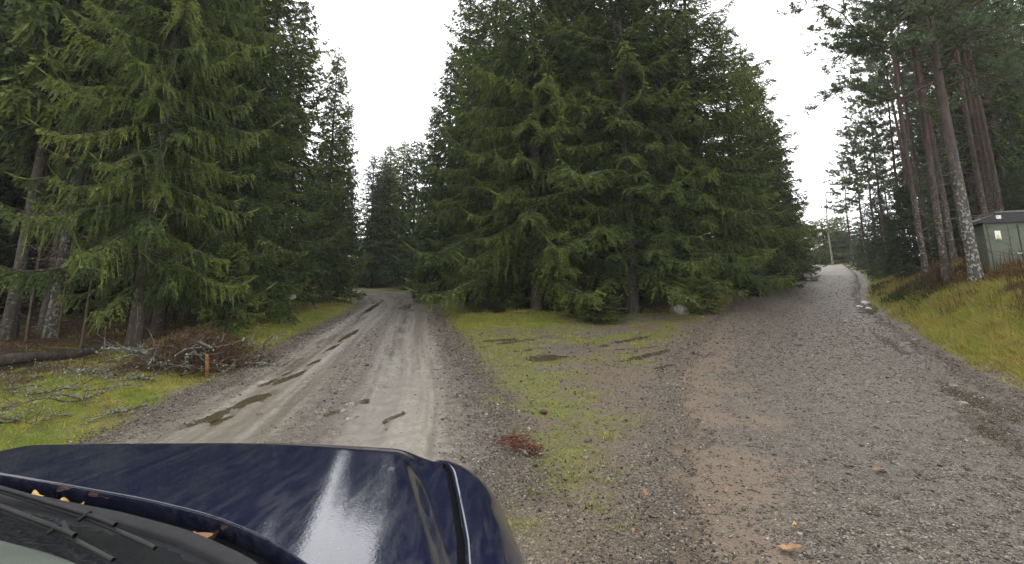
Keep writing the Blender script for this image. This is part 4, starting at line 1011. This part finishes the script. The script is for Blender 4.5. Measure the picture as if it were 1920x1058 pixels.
m_brown = foliage('brown_twigs', [(0., (.032, .019, .012)), (.5, (.095, .052, .028)), (1., (.19, .115, .06))])
link('twigs', mesh_np('brush_twigs', V, F, m_brown, {'tone': np.repeat(g_.uniform(-.1, .6, n), 4)}), e)
m_lich = plain('pale_lichen', (.17, .19, .145), .8, .2, .3, 40)
n = 1500; j = g_.integers(0, len(P), n); k = g_.integers(0, 9, n); q = P[j, k] + g_.normal(0, .02, (n, 3)); D = nrm(g_.normal(size=(n, 3))) * .045
V, F = kites(q, D, nrm(np.cross(D, g_.normal(size=D.shape))) * .014); link('lichen', mesh_np('brush_lichen', V, F, m_lich), e)
SL = []
for k in range(3):
    P, Rr, Q, Qr, g_ = branchy(20 + k, 2, 1.5, .02, (.15, .15, .05), 9, .1); G = Geo(); G.add(*tubes(P, Rr, 6)); G.add(*tubes(Q, Qr, 4))
    n = 160; j = g_.integers(0, len(Q), n); kk = g_.integers(0, 5, n); q = Q[j, kk]; D = nrm(g_.normal(size=(n, 3))) * .04; V, F = kites(q, D, nrm(np.cross(D, g_.normal(size=D.shape))) * .012); G.add(V, F, None, 1); wm = G.mesh('fallen_branch', [(m_lichb, m_twig, m_twig)[k], m_lich], True)
    SL.append(wm)
slash = [(20, 770, 'nearest'), (70, 745, ''), (140, 760, ''), (200, 735, ''), (255, 715, ''), (40, 720, ''), (110, 715, ''), (170, 705, ''), (15, 735, ''), (225, 775, ''), (90, 785, ''), (140, 730, ''),
         (270, 690, ''), (60, 700, ''), (200, 700, ''), (430, 672, ''), (468, 655, ''), (20, 800, '')]
for k, (px, py, q) in enumerate(slash):
    p = gnd(px, py); lb = 'one of the crooked cut branches strewn as slash on the left verge' if k not in (15, 16) else ('dark cut branch on the verge right of the wooden stake', 'thin cut branch farthest up the left verge beyond the stake')[k - 15]
    e = empty('fallen_branch', (p[0], p[1], p[2] + .02), k * 1.7, (.5 + .35 * ((k * 7) % 5) / 5,) * 3, lb, 'branch', 'cut branches strewn on the left verge')
    link('stem', SL[k % 3], e)
# fallen log in the left forest
A = gnd(-60, 706); B = gnd(205, 662); s = np.linspace(0, 1, 9)[:, None]; P = A + (B - A) * s; P[:, 2] += .13 + .04 * np.sin(s[:, 0] * 7)
o = link('fallen_log', mesh_np('fallen_log', *tubes(P[None], np.linspace(.11, .07, 9)[None], 10), m_bark, None, True), label='long dark fallen log lying across the shaded forest floor on the left', category='log')
# uprooted roots and twigs at the edge of the wedge
for k, (px, py, sc_, lb) in enumerate(((1170, 605, .8, 'bleached twiggy branch on the soil edge below the wedge'), (1235, 600, .6, 'short dead twig heap on the soil left of the grey boulder'), (985, 590, .7, 'dead branch on the moss at the left front of the wedge'), (880, 590, .8, 'grey dead branch on the moss hummock beside the left road'))):
    p = gnd(px, py); e = empty('dead_branch', (p[0], p[1], p[2] + .02), k * 2.1, (sc_,) * 3, lb, 'branch', 'dead branches along the foot of the wedge'); link('stem', SL[k % 3], e)

# ------------------------------------------------------------------ the green shed on the right bank
m = M_('green_sheet'); nn = m.noise(3, 4); nf = m.noise(30, 3)
m_shed = m.set(m.ramp(nn, [(.3, (.085, .100, .070)), (.7, (.105, .122, .086))]), .5, .4, m.bump(nf, .05, .004))
m_fascia = plain('black_fascia', (.022, .022, .025), .6, .3); m_roof = plain('grey_roof_sheet', (.16, .15, .145), .6, .3)
m_white = plain('white_plate', (.8, .8, .8), .4, .4, .03); m_yel = plain('yellow_warning', (.75, .55, .05), .4, .4, .05); m_blk = plain('black_mark', (.02, .02, .02), .4, .4, .1); m_seam = plain('dark_seam', (.03, .04, .033), .7, .2)
sy = 17.8; sx = xat(1858, sy, 1.8); sz = min(float(base_h(np.array(sx), np.array(sy))), ht(512, sy))
ang = -.50
sh = empty('equipment_shed', (sx, sy, sz - .1), ang, None, 'small green sheet metal shed with black edged roof beside the lichened pine', 'shed')
top = ht(418, sy) - sz + .1
SW, SD = 3.2, 2.4
G = Geo(); G.box((SW / 2, SD / 2, top / 2), (SW, SD, top)); link('wall', G.mesh('shed_wall', m_shed), sh)
ov = .13; G = Geo(); h1, h2 = top - .02, top + .16
V = [(-ov, -ov, h1), (SW + ov, -ov, h1), (SW + ov, SD + ov, h1), (-ov, SD + ov, h1), (-ov + .02, -ov + .02, h1 + .10), (SW + ov, -ov + .02, h1 + .10), (SW + ov, SD + ov, h1 + .1), (-ov + .02, SD + ov, h1 + .1), (.40, -.05, h2 + .16), (SW + ov, -.05, h2 + .16), (SW + ov, SD - .3, h2 + .16), (.40, SD - .3, h2 + .16)]
G.add(V, [[3, 2, 1, 0], [0, 1, 5, 4], [1, 2, 6, 5], [2, 3, 7, 6], [3, 0, 4, 7], [4, 5, 9, 8], [5, 6, 10, 9], [6, 7, 11, 10], [7, 4, 8, 11], [8, 9, 10, 11]])
rf = link('roof', G.mesh('shed_roof', m_fascia), sh)
G = Geo(); G.box(((SW + ov + .36) / 2 + .02, SD / 2 - .15, h2 + .19), (SW + ov - .30, SD - .15, .055)); link('roof_sheet', G.mesh('shed_roof_sheet', m_roof), rf)
dr = None
for x0, x1, seam in ((.10, .86, 0), (.90, 1.66, 1)):
    G = Geo(); G.box(((x0 + x1) / 2, -.012, top * .49), (x1 - x0, .022, top * .93)); d_ = link('door', G.mesh('shed_door', m_shed), sh); dr = dr or d_
for x0 in (.88, 1.27, 2.0, 2.5):
    G = Geo(); G.box((x0, -.010 if x0 != 1.27 else -.026, top * .49), (.024, .020, top * .92)); link('seam', G.mesh('shed_seam', m_seam), sh)
G = Geo(); G.box((.80, -.05, top * .42), (.13, .03, .035)); G.box((.76, -.03, top * .42), (.03, .03, .05)); link('handle', G.mesh('shed_handle', plain('steel_handle', (.6, .6, .6), .3, .5, .05)), dr)
G = Geo(); G.box((.34, -.028, top * .76), (.15, .008, .30)); sg = link('warning_sticker', G.mesh('shed_sticker', m_white), dr)
G = Geo(); G.add([(.275, -.034, top * .71), (.405, -.034, top * .71), (.34, -.034, top * .71 + .12)], [[0, 1, 2]], None, 0); G.box((.34, -.0335, top * .715 - .045), (.11, .004, .03), mi=1); link('sticker_symbol', G.mesh('shed_sticker_symbol', [m_yel, m_blk]), dr)
G = Geo(); G.box((.42, -ov + .035, h1 + .19), (.13, .03, .12)); link('sign_plate', G.mesh('shed_sign', m_white), sh)

# ------------------------------------------------------------------ the parked car whose bonnet reaches into the picture
KS = .80                                                       # car drawn in metres / KS around the camera height, then set to real size
def car_pt(V):
    V = np.asarray(V, float).copy(); V[..., 2] -= CAM_H; V *= KS; V[..., 2] += CAM_H; return V
GZ = CAM_H - CAM_H / KS                                        # the ground in these units
m = M_('navy_paint')
mpv = m.mapped((1, .10, 1), (0, 0, .25)); st = m.noise(40, 5, .65, mpv, .8); fine = m.noise(140, 3, .7); sp = m.noise(420, 2, .7)
film = m.math('MULTIPLY', m.rng(st, .42, .62), m.rng(m.noise(2.2, 3), .3, .6, .4, 1.))
col = m.mix(m.math('MULTIPLY', film, .40), (.007, .008, .026), (.048, .048, .060))
col = m.mix(m.rng(sp, .68, .72), col, (.16, .16, .16))  # pale specks paint the sparkle of droplets into the base colour
m_paint = m.set(col, m.mix(film, (.06, .06, .06), (.12, .12, .12)), .5, m.bump(m.vor(170).outputs['Distance'], .04, .002, m.bump(fine, .02, .002)))
m.p.inputs['Coat Weight'].default_value = .2; m.p.inputs['Coat Roughness'].default_value = .02
m_trim = plain('black_trim', (.016, .016, .018), .7, .2, .3, 30); m_gap = plain('dark_gap', (.006, .006, .007), .9, .1)
m_rub = plain('rubber', (.018, .018, .018), .75, .3); m_rim = plain('alloy_rim', (.45, .45, .47), .35, .5, .1)
m = M_('windscreen_glass'); m_wglass = m.set(m.ramp(m.noise(6, 3), [(.3, (.10, .115, .10)), (.7, (.15, .17, .145))]), .22, .6)  # grey-green reflection of the trees painted into the glass colour
m = M_('scuttle_glass'); m_dglass = m.set((.016, .017, .020), .05, .6, m.bump(m.noise(11, 2), .25, .02))
m = M_('side_glass'); m_sglass = m.set((.012, .014, .014), .03, .6)
m_lamp = plain('headlamp_glass', (.6, .62, .65), .1, .6, .1)

CX = -1.16
cow = np.array([(-2.35, 1.86), (-1.95, 1.86), (-1.632, 1.767), (-1.306, 1.642), (-1.012, 1.517), (-.754, 1.375), (-.522, 1.214), (-.30, 1.02), (-.05, .74)])
gapc = np.array([(.5, -.055), (1.15, -.098), (1.43, -.13), (1.75, -.185), (1.95, -.225), (2.15, -.29), (2.3, -.36)])    # (Y, X)
def Yc(X): return np.interp(X, cow[:, 0], cow[:, 1])
def Xg(Y): return np.interp(Y, gapc[:, 0], gapc[:, 1])
nose = np.array([(-2.60, 2.0), (-2.40, 2.12), (-2.19, 2.21), (-1.83, 2.29), (-1.5, 2.32), (-1.18, 2.33), (-.9, 2.29), (-.7, 2.22), (-.53, 2.17), (-.36, 2.15), (-.22, 2.15), (-.12, 2.10), (0., 1.9)])
def Yn(X): return np.interp(X, nose[:, 0], nose[:, 1])
def smooth1(f, X, w=.07): return (f(X - w) + f(X) * 2 + f(X + w)) / 4
def hz(X, Y):
    q = (X - CX) / 1.16
    z = 1.086 - .030 * (1 - np.exp(-((X + .46) ** 2) / .22)) - np.where(q > 0, .025, .004) * q ** 2 - .08 * (np.clip(Y, .9, 3) - 1.45)
    for sgn in (1, -1):
        xl = (X - CX) * sgn + CX
        xc = -.185 - .29 * (Y - 1.344)
        z = z - (.062 - .036 * sst(1.75, 2.2, Y)) * sst(xc - .05, xc + .05 + .10 * sst(1.8, 2.2, Y), xl)
    return z
ns, ntt = 110, 70
s = np.linspace(0, 1, ns); t = np.concatenate([np.linspace(0, 1, ntt), ])
S, Tt = np.meshgrid(s, t, indexing='ij'); Y = np.full_like(S, 1.5)
for _ in range(12):
    xr = Xg(Y) - .010; xl = 2 * CX - xr; X = xl + S * (xr - xl)
    y0 = smooth1(Yc, X); y1 = smooth1(Yn, X) - .10; Y = y0 + (y1 - y0) * Tt
Z = hz(X, Y); Z = Z - .018 * sst(.80, 1.0, Tt) ** 2
# the front edge rolls over towards the grille
ang_ = np.linspace(0, math.pi / 2, 9)[1:]
Xr, Yr, Zr = [X], [Y], [Z]
for a in ang_:
    Xr.append(X[:, -1:]); Yr.append(Y[:, -1:] + .10 * math.sin(a)); Zr.append(Z[:, -1:] - .14 * (1 - math.cos(a)) - .05 * math.sin(a) * .5)
X2, Y2, Z2 = (np.concatenate(q, 1) for q in (Xr, Yr, Zr))
def grid_faces(a, b):
    i = (np.arange(a - 1)[:, None] * b + np.arange(b - 1)[None]).ravel(); return np.stack([i, i + b, i + b + 1, i + 1], 1)
car = empty('parked_car', (-1.0, 0, 0), 0, None, 'dark navy blue car at the fork with wet streaked bonnet in the near left corner', 'car')
CO = np.array([-1.0, 0, 0])
def cpart(name, V, F, mat, parent=car, smooth=True):
    par = parent; V = car_pt(np.asarray(V).reshape(-1, 3)) - CO
    return link(name, mesh_np(name, V, F, mat, None, smooth), par)
bonnet = cpart('bonnet', np.stack([X2, Y2, Z2], -1), grid_faces(*X2.shape), m_paint)
V = np.stack([np.stack([X[:, 0], Y[:, 0] + a, Z[:, 0] + b], 1) for a, b in ((.012, -.05), (-.002, -.022), (-.004, -.006), (-.0005, .0005))], 1); cpart('bonnet_edge', V, grid_faces(ns, 4), m_paint, bonnet)
# fenders: from the gap line over the shoulder and down the side
def xs(Yv): return np.interp(Yv, [-3.6, -3.2, .3, 1.0, 1.3, 1.65, 1.95, 2.12, 2.22, 2.3], [-.10, .04, .075, .080, .078, .055, -.005, -.07, -.14, -.22])
yy = np.linspace(.35, 2.20, 64); th = np.linspace(0, math.pi / 2, 14)
for sgn in (1, -1):
    V = []
    for y_ in yy:
        dn = .018 * max(0, (y_ - 1.90) / .16) ** 2
        x0 = float(Xg(y_)) + .010; z0 = float(hz(np.array(x0), np.array(y_))); x1 = float((xs(y_ - .1) + 2 * xs(y_) + xs(y_ + .1)) / 4) + .0; row = [(x0, y_, z0 - .05 - dn), (x0, y_, z0 - .004 - dn)]
        for a in th: row.append((x0 + (x1 - x0) * math.sin(a) ** 1.1, y_, z0 - dn - .24 * (1 - math.cos(a) ** .9)))
        row += [(x1, y_, .55), (x1 - .01, y_, .3), (x1 - .03, y_, GZ + .42)]
        V.append(row)
    V = np.array(V)
    # close the front end of the fender
    last = V[-1].copy(); 
    for q in (.04, .07):
        nw = last.copy(); nw[:, 0] -= q * .9; nw[:, 1] += q * .5; nw[:, 2] -= q * .3; V = np.concatenate([V, nw[None]])
    if sgn < 0: V[..., 0] = 2 * CX - V[..., 0]
    cpart('fender', V, grid_faces(V.shape[0], V.shape[1]), m_paint)
    # dark strip standing in for shade in the gap between bonnet and fender
    Y3 = np.linspace(.5, 2.07, 40); X3 = Xg(Y3); Z3 = hz(X3, Y3) - .022; a = np.stack([np.stack([X3 + d, Y3, Z3 - .018 * np.clip((Y3 - 1.90) / .16, 0, 1.2) ** 2], 1) for d in (-.016, 0, .016)], 1)
    if sgn < 0: a[..., 0] = 2 * CX - a[..., 0]
    cpart('shut_line', a, grid_faces(40, 3), m_gap)
# nose: grille, bumper
Xn = np.linspace(2 * CX + .17, -.17, 60); Yf = smooth1(Yn, Xn) ; rows = []
for dy, z_ in ((-.02, .80), (.01, .70), (.02, .55), (.03, .52), (.10, .46), (.11, .2), (.08, .05), (-.1, GZ + .3)):
    rows.append(np.stack([Xn, Yf + dy, np.full(60, z_)], 1))
V = np.stack(rows, 1)
cpart('grille', V[:, :4], grid_faces(60, 4), m_trim); cpart('bumper', V[:, 3:], grid_faces(60, 5), m_paint)
for sgn in (1, -1):
    xx = np.linspace(-.52, -.22, 12); yh = smooth1(Yn, xx) + .025; V = np.stack([np.stack([xx, yh + d, np.full(12, z_)], 1) for d, z_ in ((-.01, .74), (.015, .67), (.01, .57))], 1)
    if sgn < 0: V[..., 0] = 2 * CX - V[..., 0]
    cpart('headlight', V, grid_faces(12, 3), m_lamp)
# cowl: dark trough behind the bonnet, trim strip, scuttle, windscreen
Xw = np.linspace(-2.30, -.08, 70); yc = smooth1(Yc, Xw, .05)
def strip(name, prof, mat, parent=car, smooth=True):
    V = np.stack([np.stack([Xw, yc + dy, z_ + 0 * Xw + hz(Xw, yc) - 1.05], 1) for dy, z_ in prof], 1); return cpart(name, V, grid_faces(70, len(prof)), mat, parent, smooth)
strip('bonnet_gap', [(.03, 1.00), (-.02, 1.00), (-.06, 1.003)], m_gap)
strip('cowl_panel', [(-.056, 1.0), (-.056, 1.034), (-.064, 1.040), (-.095, 1.042), (-.103, 1.036), (-.105, 1.02)], m_trim)
strip('scuttle_panel', [(-.100, 1.026), (-.15, 1.032), (-.21, 1.038), (-.275, 1.042)], m_dglass)
ws = strip('windscreen', [(-.270, 1.043), (-.30, 1.058), (-.40, 1.10), (-.65, 1.22), (-1.0, 1.40), (-1.3, 1.52)], m_wglass)
# wipers lie along the foot of the windscreen
def cowl_curve(x0, x1, dy, z_, n=14):
    X_ = np.linspace(x0, x1, n); return np.stack([X_, np.interp(X_, Xw, yc) + dy, np.broadcast_to(z_, (n,)) + hz(X_, np.interp(X_, Xw, yc)) - 1.05], 1)
def rail(name, path, r, mat, parent, sides=6):
    V, F = tubes(path[None], np.broadcast_to(r, (1, len(path))), sides); return cpart(name, V, F, mat, parent)
for k, (x0, x1, d0, d1) in enumerate(((-1.62, -.74, -.105, -.185), (-1.55, -.80, -.175, -.255))):
    wp = empty('wiper', (0, 0, 0)); wp.parent = car
    pth = cowl_curve(x0, x1, np.linspace(d0, d1, 14), 1.062); rail('wiper_blade', pth, .0045, m_rub, wp)
    p2 = cowl_curve(x0 + .05, x1 - .16, np.linspace(d0 - .012, d1 + .01, 14), 1.075); rail('wiper_arm', p2, .0055, m_trim, wp)
    c = pth[9]; rail('wiper_joint', np.array([c + (-.03, 0, 0), c + (0, .0, .022), c + (.035, -.02, .004)]), .0055, m_trim, wp)
# body behind: sides, roof, windows, wheels
Yb = np.concatenate([np.linspace(-3.6, .4, 40)]); 
for sgn in (1, -1):
    rows = []
    for y_ in Yb:
        x1 = float(xs(y_)); rows.append([(x1 - .16, y_, .99), (x1 - .05, y_, .955), (x1, y_, .80), (x1 + .005, y_, .55), (x1 - .01, y_, .3), (x1 - .03, y_, GZ + .35)])
    V = np.array(rows)
    if sgn < 0: V[..., 0] = 2 * CX - V[..., 0]
    cpart('body_side', V, grid_faces(*V.shape[:2]), m_paint)
    yg = np.linspace(-3.2, .12, 30); V = np.array([[(float(xs(y_)) - .16, y_, .985), (float(xs(y_)) - .22, min(y_, y_ * .9 - .1), 1.2), (float(xs(y_)) - .32, y_ * .82 - .25, 1.50)] for y_ in yg])
    if sgn < 0: V[..., 0] = 2 * CX - V[..., 0]
    cpart('side_window', V, grid_faces(*V.shape[:2]), m_sglass)
rx = np.linspace(0, 1, 21); ry = np.linspace(-3.2, .25, 24)
V = np.array([[(CX + (q * 2 - 1) * 0.87, y_ * .86 - .16, 1.535 - .03 * (q * 2 - 1) ** 2 - .02 * ((y_ + 1.4) / 1.8) ** 2) for q in rx] for y_ in ry]); cpart('roof', V, grid_faces(24, 21), m_paint)
V = np.array([[(CX + (q * 2 - 1) * w_, y_, z_) for q in rx] for w_, y_, z_ in ((.87, -2.9, 1.49), (.98, -3.25, 1.1), (1.06, -3.55, .95), (1.08, -3.6, .4), (1.05, -3.5, GZ + .35))]); cpart('tailgate', V, grid_faces(5, 21), m_paint)
for wx in (-.08, 2 * CX + .08):
    for wy in (1.30, -2.5):
        R0 = .41; a = np.arange(28) / 28 * 2 * math.pi
        wh = empty('wheel', (0, 0, 0)); wh.parent = car
        prof = [(-.11, .24), (-.12, .36), (-.09, .41), (.09, .41), (.12, .36), (.11, .24)]
        V = np.array([[(wx + dx, wy + r * math.cos(q), GZ + R0 + r * math.sin(q)) for dx, r in prof] for q in np.append(a, 0)]); cpart('tyre', V, grid_faces(29, 6), m_rub, wh)
        sg_ = 1 if wx > CX else -1
        V = np.array([[(wx + sg_ * dx, wy + r * math.cos(q), GZ + R0 + r * math.sin(q)) for dx, r in ((.108, .24), (.09, .2), (.07 + .03 * (i % 4 < 2), .1), (.10, .03), (.10, .0))] for i, q in enumerate(np.append(a, 0))]); cpart('rim', V, grid_faces(29, 5), m_rim, wh)
# leaves caught in the gap behind the bonnet
for k, (xx, L, mt, rz, lb) in enumerate(((-1.385, .042, m_leafye, 1.4, 'yellow birch leaf stuck upright in the bonnet gap, farthest left'), (-1.26, .028, m_leafye, .4, 'crumpled yellow leaf scraps in the bonnet gap'), (-1.20, .022, m_leafye, 2., 'small yellow leaf scrap in the bonnet gap right of the crumpled ones'), (-.70, .06, m_leafor, -.6, 'orange leaf in the bonnet gap near the lower picture edge'))):
    yv = float(np.interp(xx, Xw, yc)); pt = car_pt(np.array([xx, yv - .038, 1.018 + float(hz(np.array(xx), np.array(yv))) - 1.05]))
    o = link('gap_leaf', leaf_mesh('gap_leaf', mt, L, L * .36, 50 + k), None, tuple(pt), label=lb, category='leaf', group='leaves caught in the bonnet gap'); o.rotation_euler = (.35, -.1, rz)

# ------------------------------------------------------------------ rainy air
mh = bpy.data.materials.new('rain_haze'); mh.use_nodes = True; mh.node_tree.nodes.clear()
ho = mh.node_tree.nodes.new('ShaderNodeOutputMaterial'); hv = mh.node_tree.nodes.new('ShaderNodeVolumePrincipled')
hv.inputs['Color'].default_value = (.93, .95, .96, 1); hv.inputs['Density'].default_value = .0006; hv.inputs['Anisotropy'].default_value = .2
mh.node_tree.links.new(hv.outputs[0], ho.inputs['Volume'])
G = Geo(); G.box((0, 180, 10), (660, 500, 32)); link('haze', G.mesh('haze', mh), kind='stuff')
